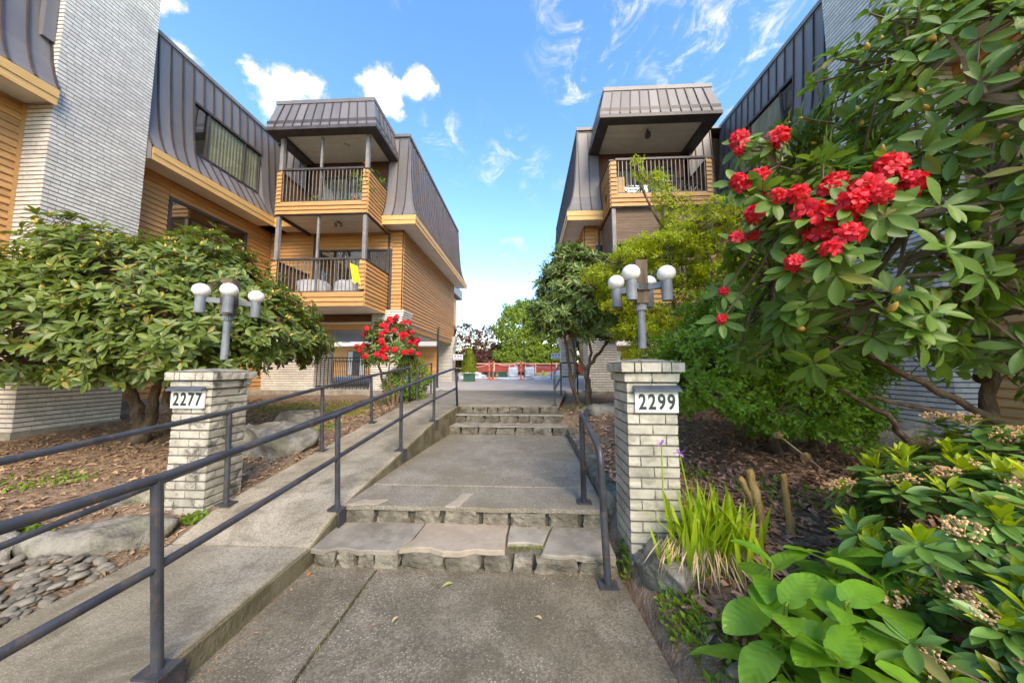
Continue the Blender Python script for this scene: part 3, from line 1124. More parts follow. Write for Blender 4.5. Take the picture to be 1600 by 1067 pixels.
        mkw(MB().add([(4.36, 7.03, 8.27), (4.36, 9.13, 8.27), (4.6-.235, 9.13, 8.27), (4.6-.235, 7.03, 8.27)], [(0, 1, 2, 3)]).box(4.335, 4.36, 7.035, 9.125, 8.225, 8.29), 'window_head', m_dark)
        mb = MB()
        for y in (7.03, 9.13):
            mb.add([(4.42, y, 6.97)]+[(4.6-o, y, z) for z, o in PROF if z <= 8.3]+[(4.42, y, 8.28)], [tuple(range(len([1 for z, o in PROF if z <= 8.3])+2))])
        mkw(mb, 'window_cheek', m_roof)
        # --- window in the siding of the wing
        wn = mk(MB().box(4.56, 4.62, 6.99, 9.13, 5.58, 5.66).box(4.56, 4.62, 6.99, 9.13, 4.28, 4.34).box(4.56, 4.62, 6.99, 7.05, 4.34, 5.58).box(4.56, 4.62, 9.07, 9.13, 4.34, 5.58).box(4.56, 4.62, 8.03, 8.08, 4.34, 5.58), 'window', m_dark)
        for (y0, y1) in ((7.05, 8.03), (8.08, 9.07)):
            MB().box(4.585, 4.592, y0, y1, 4.34, 5.58).build('pane', m_pane, wn)
            for k in range(11):
                MB().box(4.61, 4.613, y0+.01+k*.088, y0+.08+k*.088, 4.36, 5.57).build('blind_slat', m_blind, wn)
        # --- balconies
        for lv, (zb, zt, zr) in enumerate(((3.22, 3.62, 4.60), (5.94, 6.31, 7.32))):
            self.balcony(lv, zb, zt, zr, left)
        self.balcony_roof(left)
        if left:
            for (a, y, h) in ((.12, 12.0, .55), (.15, 12.7, .42)):
                mk(MB().lathe([(.06, -.1), (.06, h-.12), (.10, h-.12), (.10, h), (.02, h+.03)], (a, y, 9.2), 10), 'roof_vent', m_post)

    def balcony(self, lv, zb, zt, zr, left):
        mk = self.mk
        F = 8.6
        b = mk(MB().box(.53, 3.22, F+.03, 10.03, zb+.1, zb+.17), 'balcony', m_soffit)
        up = lambda mb, n, m: mb.build(n, m, b)
        k = (zt-zb)/3
        for j in range(3):
            link('board', P_BOARD.me, b, TR(.5, F, zb+j*k, 2.75, 1.2, k/EXPO))
        up(MB().box(.5, 3.25, F, F+.03, zb, zt), 'skirt', m_fascia)
        up(MB().box(.53, 3.22, F+.03, F+.10, zb+.02, zt-.01), 'skirt_back', m_backing)
        n = int(round((zr-zb)/EXPO))
        e = (zr-.05-zb)/n
        for j in range(n):
            z = zb+j*e
            link('board', P_BOARD.me, b, TR(.5, 10.03, z, 1.43, 1, e/EXPO, RZM))
            link('board', P_BOARD.me, b, TR(3.25, F, z, 1.43, 1, e/EXPO, PI/2))
            link('board', P_BOARD.me, b, TR(3.22, 10.03, z, 1.40, .6, e/EXPO, RZM))
            if z > zt-.02:
                link('board', P_BOARD.me, b, TR(.5, F, z, .16, 1, e/EXPO))
                link('board', P_BOARD.me, b, TR(3.11, F, z, .14, 1, e/EXPO))
        for (a0, a1) in ((.502, .56), (3.19, 3.248)):
            up(MB().box(a0, a1, F+.02, 10.03, zb+.02, zr-.05), 'side_panel', m_backing)
        up(MB().box(.46, .60, F-.03, 10.03, zr-.05, zr-.012), 'panel_cap', m_dark)
        up(MB().box(3.15, 3.29, F-.03, 10.03, zr-.05, zr-.012), 'panel_cap', m_dark)
        up(MB().box(.64, 3.12, F-.012, F+.065, zr-.02, zr+.035), 'top_rail', m_dark)
        up(MB().box(.66, 3.11, F+.005, F+.045, zt+.01, zt+.05), 'bottom_rail', m_dark)
        P = Proto('baluster', MB().box(-.009, .009, F+.015, F+.033, zt+.05, zr-.02), m_balus)
        for i in range(22):
            link('baluster', P.me, b, TR(.73+i*(2.36/21), 0, 0))
        # ceiling planks of the storey below / underside
        zc = zb+.095 if lv == 0 else zb+.098
        if lv == 0:
            up(MB().box(.53, 3.22, F+.03, 10.03, zb+.02, zb+.05), 'underside', m_soffit)
        else:
            for j in range(10):
                y0 = F+.06+j*.139
                up(MB().box(.56, 3.19, y0, y0+.132, zb+.055, zb+.085), 'plank', m_ceil)
            up(MB().box(.5, .56, F+.04, 10.03, zb-.03, zb+.018).box(3.19, 3.25, F+.04, 10.03, zb-.03, zb+.018).box(.5, 3.25, F-.004, F+.04, zb-.03, zb-.001), 'edge_trim', m_dark)
        # back wall and sliding door
        if lv == 0:
            d = self.mk(MB().box(.36, 2.86, 10.02, 10.08, 5.36, 5.42).box(.36, .43, 10.02, 10.08, 3.3, 5.36).box(2.79, 2.86, 10.02, 10.08, 3.3, 5.36).box(1.15, 1.22, 10.02, 10.08, 3.3, 5.36).box(2.0, 2.06, 10.02, 10.08, 3.3, 5.36), 'sliding_door', m_dark)
            z0, z1, yb = 3.3, 5.36, 10.05
            panes = ((.43, 1.15), (1.22, 2.0), (2.06, 2.79))
            blind = ((.43, 1.15), (2.06, 2.79))
        else:
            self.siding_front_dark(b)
            d = self.mk(MB().box(.9, 2.9, 9.94, 10.0, 7.88, 7.95).box(.9, .97, 9.94, 10.0, 6.2, 7.88).box(2.83, 2.9, 9.94, 10.0, 6.2, 7.88).box(1.87, 1.93, 9.94, 10.0, 6.2, 7.88), 'sliding_door', m_dark)
            z0, z1, yb = 6.2, 7.88, 9.965
            panes = ((.97, 1.87), (1.93, 2.83))
            blind = ((1.0, 2.83),)
        for (a0, a1) in panes:
            MB().box(a0, a1, yb-.004, yb+.004, z0, z1).build('pane', m_pane, d)
        for (a0, a1) in blind:
            n = int((a1-a0)/.085)
            for q in range(n):
                MB().box(a0+q*.085, a0+q*.085+.062, yb+.012, yb+.015, z0+.03, z1-.03).build('blind_slat', m_blind, d)
        # posts
        if left or lv == 0:
            zp = zb+2.72 if lv == 0 else 8.36
            up(MB().box(.52, .62, F+.01, F+.11, zr, zp), 'post', m_post)
            up(MB().box(3.13, 3.23, F+.01, F+.11, zr, zp), 'post', m_post)
            up(MB().box(1.955, 2.01, F+.05, F+.105, zt, zp), 'post', m_post)
        if lv == 0:
            up(MB().box(.44, .50, 9.98, 10.055, 4.55, 5.95).box(2.96, 3.04, 9.98, 10.04, 3.3, 5.95), 'pipe_trim', m_dark)
        # ceiling light
        if lv == 1:
            if left:
                L = self.mk(MB().lathe([(.12, 0), (.14, -.03), (.12, -.06)], (1.55, 9.15, 8.43), 4), 'ceiling_light', m_soffit)
            else:
                L = self.mk(MB().lathe([(.03, 0), (.03, -.08), (.075, -.1), (.09, -.2), (.05, -.25)], (1.7, 8.95, 8.45), 10), 'ceiling_light', m_dark)
        elif left:
            L = self.mk(MB().lathe([(.05, 0), (.05, -.03)], (1.72, 9.2, 5.99), 8).lathe([(.02, 0), (.045, -.05), (.04, -.12)], (1.64, 9.2, 5.96), 8).lathe([(.02, 0), (.045, -.05), (.04, -.12)], (1.80, 9.2, 5.96), 8), 'ceiling_light', m_post)

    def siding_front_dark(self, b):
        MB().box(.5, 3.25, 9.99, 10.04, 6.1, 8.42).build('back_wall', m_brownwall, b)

    def balcony_roof(self, left):
        mk = self.mk
        F, zb, ztp = 8.28, 8.33, 9.33
        a0, a1, yb, q = .17, 3.45, 9.95, .17
        r = mk(MB().box(a0+q, a1-q, F+q, yb+.3, ztp-.04, ztp), 'balcony_roof', m_roof)
        # sloping skirts: front, sides
        def strip(p0, p1, t0, t1, n):
            p0, p1, t0, t1 = map(np.array, (p0, p1, t0, t1))
            for i in range(n):
                A, B, C, D = (p0+(p1-p0)*i/n, p0+(p1-p0)*(i+1)/n, t0+(t1-t0)*(i+1)/n, t0+(t1-t0)*i/n)
                MB().add([A, B, C, D], [(0, 1, 2, 3)]).build('panel', m_roof, r)
                if i:
                    nn = np.cross(B-A, D-A)
                    nn = nn/np.linalg.norm(nn)*.028
                    u = (B-A)/np.linalg.norm(B-A)*.011
                    if nn[1] > 0 and abs(nn[1]) > abs(nn[0]):
                        nn = -nn
                    MB().add([A-u, A-u+nn, A+u+nn, A+u, D-u, D-u+nn, D+u+nn, D+u], [(0, 1, 5, 4), (1, 2, 6, 5), (2, 3, 7, 6), (0, 3, 2, 1), (4, 5, 6, 7)]).build('seam', m_rib, r)
        strip((a0, F, zb+.1), (a1, F, zb+.1), (a0+q, F+q, ztp-.08), (a1-q, F+q, ztp-.08), 12)
        strip((a0, yb, zb+.1), (a0, F, zb+.1), (a0+q, yb, ztp-.08), (a0+q, F+q, ztp-.08), 6)
        strip((a1, F, zb+.1), (a1, yb, zb+.1), (a1-q, F+q, ztp-.08), (a1-q, yb, ztp-.08), 6)
        e = .02
        mk(MB().box(a0+q-e, a1-q+e, F+q-e, F+q+.06, ztp-.08, ztp+.03).box(a0+q-e, a0+q+.06, F+q+.06, yb, ztp-.08, ztp+.03).box(a1-q-.06, a1-q+e, F+q+.06, yb, ztp-.08, ztp+.03), 'roof_cap', m_roof)
        mk(MB().box(a0, a1, F-.005, F+.30, zb, zb+.1).box(a0-.004, a0+.30, F+.30, yb, zb, zb+.1).box(a1-.30, a1+.004, F+.30, yb, zb, zb+.1), 'roof_beam', m_dark)
        for j in range(11):
            y0 = F+.30+j*.129
            MB().box(a0+.30, a1-.30, y0, y0+.123, zb+.12, zb+.14).build('plank', m_ceil, r)
        mk(MB().box(a0+.02, a1-.02, F+.02, yb, zb+.142, zb+.3), 'roof_void', m_dark)


m_pane = glass_mat('window_glass', (0.88, 0.9, 0.86), 0.16)
m_curtain = surf('olive_curtain', (0.50, 0.47, 0.36), (0.60, 0.57, 0.45), 2, 0.9, 0.1)
m_blind = surf('vertical_blind', (0.55, 0.54, 0.50), (0.66, 0.65, 0.60), 3, 0.7, 0)
m_balus = surf('baluster_paint', (0.17, 0.145, 0.13), (0.24, 0.21, 0.19), 4, 0.5, 0)
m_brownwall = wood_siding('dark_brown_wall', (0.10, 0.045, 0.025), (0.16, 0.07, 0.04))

BL = Building(-4.1, -1, 'three-storey cedar and white brick apartment block on the left, balconies with grey posts')
BL.build(True)
BR = Building(1.85, 1, 'three-storey cedar and white brick apartment block on the right, half hidden by shrubs')
BR.build(False)

# ---------------------------------------------------------------- gate pillars, lamps, number signs
P_PBR = {1: Proto('brick', rough_box(3, 301, 0.05, 0.035), m_pbrick), 2: Proto('brick', rough_box(3, 302, 0.05, 0.035), m_pbrick2)}


def pillar(x, y, z0, ztop, which, label):
    """x, y: near-left corner"""
    Wd = .375
    t = thing('brick_pillar', label, 'pillar', (x+Wd/2, y+Wd/2, z0), 'brick pillars at the foot of the steps')
    o = np.array([x+Wd/2, y+Wd/2, z0])
    L = TR(*(-o))
    top = ztop-.105
    C = (top-z0-.075)/15
    core = MB().box(x+.01, x+Wd-.01, y+.01, y+Wd-.01, z0-.25, top).build('mortar_core', m_pmortar, t, False, L)
    P = P_PBR[which]
    r = random.Random(which)

    def brick(x0, x1, y0, y1, z, h):
        link('brick', P.me, t, L @ TR((x0+x1)/2, (y0+y1)/2, z+h/2, (x1-x0-.010)*1.02, (y1-y0-.006)*1.02, (h-.016)*1.03, r.uniform(-.008, .008), r.uniform(-.006, .006) + (PI if r.random() < .5 else 0), r.uniform(-.006, .006)))
    d = .092

    def course(z, h, e, flip):
        a, b, c, f = x-e, x+Wd+e, y-e, y+Wd+e
        if flip:
            m = (a+b)/2
            for (y0, y1) in ((c, c+d), (f-d, f)):
                brick(a, m, y0, y1, z, h)
                brick(m, b, y0, y1, z, h)
            brick(a, a+d, c+d, f-d, z, h)
            brick(b-d, b, c+d, f-d, z, h)
        else:
            m = (c+f)/2
            for (x0, x1) in ((a, a+d), (b-d, b)):
                brick(x0, x1, c, m, z, h)
                brick(x0, x1, m, f, z, h)
            brick(a+d, b-d, c, c+d, z, h)
            brick(a+d, b-d, f-d, f, z, h)
    for j in range(-2, 15):
        course(z0+j*C, C, 0, j % 2 == 0)
    course(top-.075, .075, .018, True)
    # top course: headers laid flat, then a domed mortar cap
    e = .048
    zc = top
    a, b, c, f = x-e, x+Wd+e, y-e, y+Wd+e
    ws = [0, .10, .15, .30, .37, a*0+b-a]
    for i in range(5):
        x0, x1 = a+ws[i], a+ws[i+1]
        brick(x0, x1, c, c+.1, zc, .082)
        brick(x0, x1, f-.1, f, zc, .082)
    n = 3
    for i in range(n):
        y0, y1 = c+.1+(f-c-.2)*i/n, c+.1+(f-c-.2)*(i+1)/n
        brick(a, a+.1, y0, y1, zc, .082)
        brick(b-.1, b, y0, y1, zc, .082)
    MB().box(x-.02, x+Wd+.02, y-.02, y+Wd+.02, zc, zc+.08).build('cap_core', m_pmortar, t, False, L)
    mb = MB()
    nn = 8
    vs = []
    for i in range(nn+1):
        for j in range(nn+1):
            u, v = i/nn*2-1, j/nn*2-1
            vs.append((x+Wd/2+u*(Wd/2+e-.004), y+Wd/2+v*(Wd/2+e-.004), zc+.079+.03*(1-max(abs(u), abs(v))**2)+.004*mnoise.noise(Vector((u*5, v*5, x)))))
    mb.add(vs, [(i*(nn+1)+j, (i+1)*(nn+1)+j, (i+1)*(nn+1)+j+1, i*(nn+1)+j+1) for i in range(nn) for j in range(nn)])
    mb.build('cap', m_cap, t, True, L)
    return t


PRX, PRY, PLX, PLY = .748, 2.46, -3.235, 2.77
pillar(PLX, PLY, .19, 1.485, 1, 'soot-stained white brick pillar carrying the number 2277 on the left of the ramp')
pillar(PRX, PRY, .22, 1.565, 2, 'cream brick pillar carrying the number 2299 on the right of the steps')


def number_sign(x, y, z, txt, label):
    """plate centred at x on the plane y, z = bottom of plate"""
    w, h = .315, .165
    t = thing('house_number_sign', label, 'sign', (x, y, z), 'number signs on the gate pillars')
    MB().box(-w/2, w/2, -.014, 0, 0, h).build('plate', m_plate, t)
    hd = MB()
    hd.add([(-w/2-.012, -.002, h+.035), (w/2+.012, -.002, h+.035), (w/2+.012, -.055, h+.006), (-w/2-.012, -.055, h+.006),
            (-w/2-.012, -.002, h-.004), (w/2+.012, -.002, h-.004), (w/2+.012, -.055, h-.010), (-w/2-.012, -.055, h-.010)],
           [(0, 3, 2, 1), (4, 5, 6, 7), (3, 7, 6, 2), (2, 6, 5, 1), (1, 5, 4, 0), (0, 4, 7, 3)])
    hd.build('hood', m_hood, t)
    for i, ch in enumerate(txt):
        me = DIGITS[ch]
        m = Matrix.Translation((-w/2+.052+i*.0705, -.0165, .026)) @ Matrix.Rotation(PI/2, 4, 'X') @ Matrix.Diagonal((.74, 1.0, 1, 1))
        link('digit', me, t, np.array(m))
    return t


number_sign(PLX+.165, PLY-.006, 1.135, '2277', 'white sign with the number 2277 on the soot-stained pillar')
number_sign(PRX+.215, PRY-.006, 1.165, '2299', 'white sign with the number 2299 on the cream pillar')


def lamp_post(x, y, z, h, label, rot, lean):
    t = thing('lamp_post', label, 'lamp', (x, y, z), 'globe lamps on the gate pillars')
    t.rotation_euler = (0, lean, 0)
    k = h
    MB().tube([(0, 0, -.01), (0, 0, k)], .031, 14).build('pole', m_lamp, t, False)
    cl = MB()
    for i in range(16):
        an = 2*PI*i/16
        cl.box(.036*math.cos(an)-.006, .036*math.cos(an)+.006, .036*math.sin(an)-.006, .036*math.sin(an)+.006, k-.055, k)
    cl.tube([(0, 0, k-.06), (0, 0, k+.004)], .036, 14)
    cl.build('collar', m_lamp, t)
    w = MB()
    nz, ns = 9, 16
    vs = []
    for i in range(nz+1):
        zz = k+.36*i/nz
        for j in range(ns):
            an = 2*PI*j/ns+PI/4
            sq = .052/max(abs(math.cos(an)), abs(math.sin(an)))
            rr = min(sq, .066)*(1+.07*mnoise.noise(Vector((math.cos(an)*3, math.sin(an)*3, zz*9+x))))
            vs.append((rr*math.cos(an), rr*math.sin(an), zz+(.012*mnoise.noise(Vector((j*1.7, x, 3))) if i == nz else 0)))
    fs = [(i*ns+j, i*ns+(j+1) % ns, (i+1)*ns+(j+1) % ns, (i+1)*ns+j) for i in range(nz) for j in range(ns)]
    fs += [tuple(range(ns-1, -1, -1)), tuple(nz*ns+j for j in range(ns))]
    w.add(vs, fs)
    w.build('wooden_post', m_oldwood, t)
    MB().tube([(0, 0, k+.105), (0, 0, k+.165)], .072, 12).build('arm_band', m_dark, t)
    for i in range(4):
        a = rot+i*PI/2
        ca, sa = math.cos(a), math.sin(a)
        ln = .205
        mb = MB()
        px, py = -sa*.014, ca*.014
        mb.add([(px+.05*ca, py+.05*sa, k+.11), (-px+.05*ca, -py+.05*sa, k+.11), (-px+(ln-.03)*ca, -py+(ln-.03)*sa, k+.11), (px+(ln-.03)*ca, py+(ln-.03)*sa, k+.11),
                (px+.05*ca, py+.05*sa, k+.158), (-px+.05*ca, -py+.05*sa, k+.158), (-px+(ln-.03)*ca, -py+(ln-.03)*sa, k+.158), (px+(ln-.03)*ca, py+(ln-.03)*sa, k+.158)],
               [(0, 3, 2, 1), (4, 5, 6, 7), (0, 1, 5, 4), (1, 2, 6, 5), (2, 3, 7, 6), (3, 0, 4, 7)])
        mb.build('arm', m_lamp, t)
        c = (ln*ca, ln*sa, k)
        MB().lathe([(.036, .005), (.040, .0), (.041, .03), (.041, .155), (.034, .165)], c, 18).build('lamp_cup', m_lamp, t, False)
        g = [(.070*math.sin(q), .155+.062-.066*math.cos(q)) for q in np.linspace(.45, PI-.02, 16)]
        MB().lathe(g, c, 22).build('globe', m_globe, t, True)
    return t


lamp_post(PLX+.265, PLY+.2, 1.585, .43, 'grey four-globe lamp on the soot-stained pillar, beside the round-crowned rhododendron', R(43), R(1.0))
lamp_post(PRX+.20, PRY+.19, 1.665, .36, 'grey four-globe lamp on the cream pillar, in front of yellow-green foliage', R(52), R(-.3))


# ---------------------------------------------------------------- handrails
def bend(pts, r=.09, n=5):
    """polyline with rounded corners"""
    P = [np.array(p, float) for p in pts]
    out = [P[0]]
    for i in range(1, len(P)-1):
        a, b = P[i-1]-P[i], P[i+1]-P[i]
        la, lb = np.linalg.norm(a), np.linalg.norm(b)
        a, b = a/la, b/lb
        if a@b < -.985:
            out.append(P[i])
            continue
        k = min(r, la*.45, lb*.45)
        for t in np.linspace(0, 1, n):
            out.append((1-t)**2*(P[i]+a*k)+2*t*(1-t)*P[i]+t**2*(P[i]+b*k))
    out.append(P[-1])
    return out


def handrail(label, top, mid, posts, r=.0215, bracket=False, group='painted pipe handrails'):
    b0 = posts[0][0]
    t = thing('handrail', label, 'handrail', b0, group)
    L = TR(*(-np.array(b0, float)))
    MB().tube(bend(top), r, 14).build('top_rail', m_rail, t, True, L)
    for m in mid:
        MB().tube(bend(m), r*.92, 12).build('mid_rail', m_rail, t, True, L)
    for (b, tp) in posts:
        MB().tube([b, tp], r*1.02, 14).build('post', m_rail, t, False, L)
        MB().box(b[0]-.065, b[0]+.065, b[1]-.05, b[1]+.05, b[2]-.002, b[2]+.008).build('base_plate', m_rail, t, False, L)
        if bracket:
            MB().box(b[0]+.045, b[0]+.058, b[1]-.07, b[1]+.07, b[2]-.13, b[2]+.0).build('side_bracket', m_rail, t, False, L)
    return t


topR = [(-1.67, -1.2, .955), (-1.67, 1.40, 1.0), (-1.665, 2.75, 1.09), (-1.60, 3.98, 1.24), (-1.51, 5.12, 1.37), (-1.385, 6.12, 1.488), (-1.375, 6.22, .76)]
midR = [(-1.67, -1.2, .55), (-1.67, 1.42, .605), (-1.665, 2.75, .715), (-1.60, 3.98, .86), (-1.51, 5.12, .985), (-1.38, 6.2, 1.10)]
handrail('long grey-black pipe handrail between the ramp and the steps', topR, [midR],
         [((-1.66, 1.455, .148), (-1.67, 1.395, 1.0)), ((-1.668, 2.81, .27), (-1.666, 2.75, 1.09)), ((-1.615, 4.06, .452), (-1.60, 3.99, 1.24)), ((-1.525, 5.17, .64), (-1.51, 5.12, 1.37))], bracket=True)
topL = [(-2.73, -1.2, .95), (-2.73, 1.55, 1.013), (-2.73, 2.77, 1.09), (-2.64, 3.98, 1.24), (-2.51, 5.0, 1.365), (-2.53, 6.72, 1.50), (-2.55, 6.85, .76)]
midL = [(-2.73, -1.2, .50), (-2.73, 1.58, .575), (-2.73, 2.79, .70), (-2.64, 3.98, .87), (-2.51, 5.0, .99), (-2.54, 6.82, 1.12)]
handrail('pipe handrail on the garden side of the ramp, passing the soot-stained pillar', topL, [midL],
         [((-2.71, 2.83, .28), (-2.73, 2.82, 1.09)), ((-2.625, 4.02, .448), (-2.64, 4.0, 1.24)), ((-2.495, 5.05, .63), (-2.515, 5.02, 1.365))])
handrail('short pipe handrail beside the round green shrub at the top of the ramp', [(-2.50, 7.13, .76), (-2.49, 7.16, 1.50), (-2.72, 8.9, 1.62)], [[(-2.50, 7.15, 1.13), (-2.72, 8.9, 1.25)]],
         [((-2.50, 7.13, .76), (-2.50, 7.14, 1.3)), ((-2.72, 8.9, .76), (-2.72, 8.9, 1.62))], .022)
handrail('bent black pipe handrail beside the lower steps and the cream pillar', [(.55, 2.345, .01), (.515, 2.345, .91), (.497, 3.0, 1.09), (.507, 3.005, .285)], [],
         [((.55, 2.345, .005), (.53, 2.345, .5)), ((.507, 3.005, .287), (.503, 3.004, .7))], .025)
handrail('brown pipe handrail turning the corner at the top of the steps', [(.54, 6.38, .76), (.54, 6.42, 1.39), (.89, 8.55, 1.62), (1.42, 9.1, 1.63), (1.42, 9.12, .76)], [[(.54, 6.40, 1.06), (.88, 8.5, 1.25), (1.42, 9.1, 1.24)]],
         [((.54, 6.38, .76), (.54, 6.40, 1.2)), ((.89, 8.55, .76), (.89, 8.55, 1.62)), ((1.42, 9.12, .76), (1.42, 9.12, 1.3))], .02)


def bar_railing(label, p, q, z0, h, n):
    """black iron railing with upright bars"""
    p, q = np.array(p, float), np.array(q, float)
    t = thing('iron_railing', label, 'railing', (p[0], p[1], z0), 'black iron railings under the buildings')
    L = TR(-p[0], -p[1], -z0)
    for zz in (z0+h, z0+.1):
        MB().tube([(p[0], p[1], zz), (q[0], q[1], zz)], .02, 6).build('rail', m_iron, t, False, L)
    B = Proto('bar', MB().box(-.008, .008, -.008, .008, 0, h), m_iron)
    for i in range(n+1):
        a = p+(q-p)*i/n
        link('bar', B.me, t, TR(a[0]-p[0], a[1]-p[1], 0, 1.8 if i % n == 0 else 1, 1.8 if i % n == 0 else 1, 1))
    return t


bar_railing('black iron railing under the left building, behind the red rhododendron', (-7.25, 10.1), (-4.3, 10.1), .79, 1.02, 24)
bar_railing('black iron stair railing set back in the passage under the left building', (-6.9, 11.0), (-4.0, 11.6), .77, .95, 24)
bar_railing('black iron railing behind the cream pillar under the right building', (2.85, 9.8), (6.1, 9.8), .79, 1.02, 26)

# ---------------------------------------------------------------- plants
def unit(a):
    return a/(np.linalg.norm(a, axis=-1, keepdims=True)+1e-9)


def leaf_shape(W=.3, seg=5, fold=.25, droop=.18, peak=.55, tip=1.0, wave=0.0, cross=1, rib=0.0, heart=0.0):
    """leaf of length 1 along +y, normal +z; cross = strips per half"""
    mb = MB()
    vs = []
    n = 2*cross+1
    for i in range(seg+1):
        t = i/seg
        s = t**(math.log(.5)/math.log(peak))
        w = W/2*max(math.sin(PI*s), 0)**.75 if 0 < t < 1 else .004
        if heart and t < .3:
            w = max(w, W/2*math.sin(PI*min(.5, (t+.12)*1.25)))*(1 if t > 0 else .55)
        zc = -droop*t*t
        for k in range(-cross, cross+1):
            u = k/cross
            y = t - heart*(.18*(1-t)**3)*abs(u)**1.5
            z = zc+fold*w*(abs(u)**1.3)+wave*math.sin(t*14+u*2)*abs(u)+rib*math.sin((t*1.0-abs(u)*.22)*2*PI*7)*(.3+abs(u))*(1-abs(u)**4)
            vs.append((u*w, y, z))
    fs = [(i*n+k, i*n+k+1, (i+1)*n+k+1, (i+1)*n+k) for i in range(seg) for k in range(n-1)]
    mb.add(vs, fs)
    return mb


def frames(pos, dr, nr, L, Wk=None):
    dr = unit(dr)
    sd = unit(np.cross(dr, nr))
    nr = np.cross(sd, dr)
    m = np.zeros((len(pos), 4, 4))
    L = np.broadcast_to(np.asarray(L, float), (len(pos),))
    wk = L if Wk is None else L*Wk
    m[:, :3, 0] = sd*wk[:, None]
    m[:, :3, 1] = dr*L[:, None]
    m[:, :3, 2] = nr*L[:, None]
    m[:, :3, 3] = pos
    m[:, 3, 3] = 1
    return m


def rosettes(tips, axes, nl, L, th=(50, 85), rng=RNG, spread=.02):
    nt_ = len(tips)
    cnt = rng.integers(nl[0], nl[1]+1, nt_)
    idx = np.repeat(np.arange(nt_), cnt)
    k = np.arange(len(idx))-np.repeat(np.cumsum(cnt)-cnt, cnt)
    A = unit(np.asarray(axes, float))
    ref = np.where(np.abs(A[:, 2:3]) < .9, np.array([[0, 0, 1.0]]), np.array([[1.0, 0, 0]]))
    U = unit(np.cross(A, ref))
    V = np.cross(A, U)
    n = len(idx)
    ph = rng.uniform(0, 6.28, nt_)[idx]+k*2.4+rng.normal(0, .2, n)
    te = np.radians(rng.uniform(th[0], th[1], n))
    a, rad = A[idx], np.cos(ph)[:, None]*U[idx]+np.sin(ph)[:, None]*V[idx]
    d = np.cos(te)[:, None]*a+np.sin(te)[:, None]*rad
    nr = np.sin(te)[:, None]*a-np.cos(te)[:, None]*rad+rng.normal(0, .18, (n, 3))
    ps = np.asarray(tips)[idx]+rad*.006+a*rng.uniform(-spread, spread, n)[:, None]
    return frames(ps, d, nr, L*rng.uniform(.7, 1.12, n), rng.uniform(.85, 1.15, n))


def blob_tips(blobs, n, rng=RNG, depth=(.72, 1.04), low=-.45, lump=.14, up=.55, keep=None):
    """points through the outer shell of a union of ellipsoids, with outward axes"""
    P, A = [], []
    area = np.array([b[1][0]*b[1][1]+b[1][1]*b[1][2]+b[1][0]*b[1][2] for b in blobs])
    ph = rng.uniform(0, 6, 6)
    tries = 0
    while len(P) < n and tries < n*40:
        tries += 1
        c, r = blobs[rng.choice(len(blobs), p=area/area.sum())]
        c, r = np.array(c, float), np.array(r, float)
        d = unit(rng.normal(size=3))
        if d[2] < low:
            continue
        k = rng.uniform(*depth)**.6*(1+lump*(math.sin(d[0]*5+ph[0])*math.sin(d[1]*6+ph[1])+math.sin(d[2]*7+ph[2]+d[0]*4)*.6))
        p = c+d*r*k
        if any(np.sum(((p-np.array(c2))/np.array(r2))**2) < .55 for c2, r2 in blobs):
            continue
        if keep and not keep(p):
            continue
        P.append(p)
        A.append(unit(unit(d/r)+np.array([0, 0, up])+rng.normal(0, .22, 3)))
    return np.array(P), np.array(A)


def branches(forks, tips, k, r0, rng=RNG, twig=.005, pull=.72, sag=.0, twigs=1.0):
    """limbs from the forks towards the crown, then a twig to each tip"""
    mb = MB()
    nodes = []
    forks = [np.array(f, float) for f in forks]
    cen = tips.mean(axis=0)
    idx = rng.choice(len(tips), min(k, len(tips)), replace=False)
    for i in idx:
        e = tips[i]
        f = forks[int(np.argmin([np.linalg.norm((f-e)*[1, 1, .5]) for f in forks]))]
        e2 = f+(e-f)*rng.uniform(pull, .97)
        m1 = f+(e2-f)*.35+rng.normal(0, .08, 3)*np.linalg.norm(e2-f)*.5+np.array([0, 0, .10])
        m2 = f+(e2-f)*.7+rng.normal(0, .06, 3)*np.linalg.norm(e2-f)*.5+np.array([0, 0, .04-sag])
        pts = []
        for t in np.linspace(0, 1, 8):
            pts.append((1-t)**3*f+3*t*(1-t)**2*m1+3*t*t*(1-t)*m2+t**3*e2)
        rr = r0*rng.uniform(.6, 1.0)
        mb.tube(pts, [rr*(1-.86*(q/7)) for q in range(8)], 6)
        nodes += pts[2:]
    nodes = np.array(nodes)
    for tp in tips:
        if rng.random() > twigs:
            continue
        j = int(np.argmin(np.sum((nodes-tp)**2, axis=1)))
        a = nodes[j]
        if np.linalg.norm(tp-a) < .02:
            continue
        mid = (a+tp)/2+rng.normal(0, .025, 3)
        mb.twig(a, mid, tp, twig*1.7, twig)
    return mb


def trunk_tube(mb, pts, r0, r1, seed=0, n=9, wob=.02):
    r = random.Random(seed)
    P = [np.array(p, float) for p in pts]
    out, rad = [], []
    m = len(P)-1
    for i in range(m):
        for q in range(5):
            t = q/5
            out.append(P[i]*(1-t)+P[i+1]*t+np.array([r.uniform(-wob, wob) for _ in range(3)])*(0 if (i == 0 and q == 0) else 1))
            rad.append((r0+(r1-r0)*((i+t)/m))*r.uniform(.92, 1.1)*(1.35 if (i == 0 and q == 0) else 1))
    out.append(P[-1])
    rad.append(r1)
    mb.tube(out, rad, n)


def leaves_of(t, L, protos, mats, rng=RNG, limit=300, minpx=10.0, many='foliage', name='leaf', origin=None):
    o = np.array(origin if origin is not None else t.location)
    m2 = mats.copy()
    m2[:, :3, 3] -= o
    ks = rng.integers(0, len(protos), len(m2))
    items = [(int(k), m) for k, m in zip(ks, m2)]
    pieces(t, name, many, protos, items, limit, minpx, TR(*o))


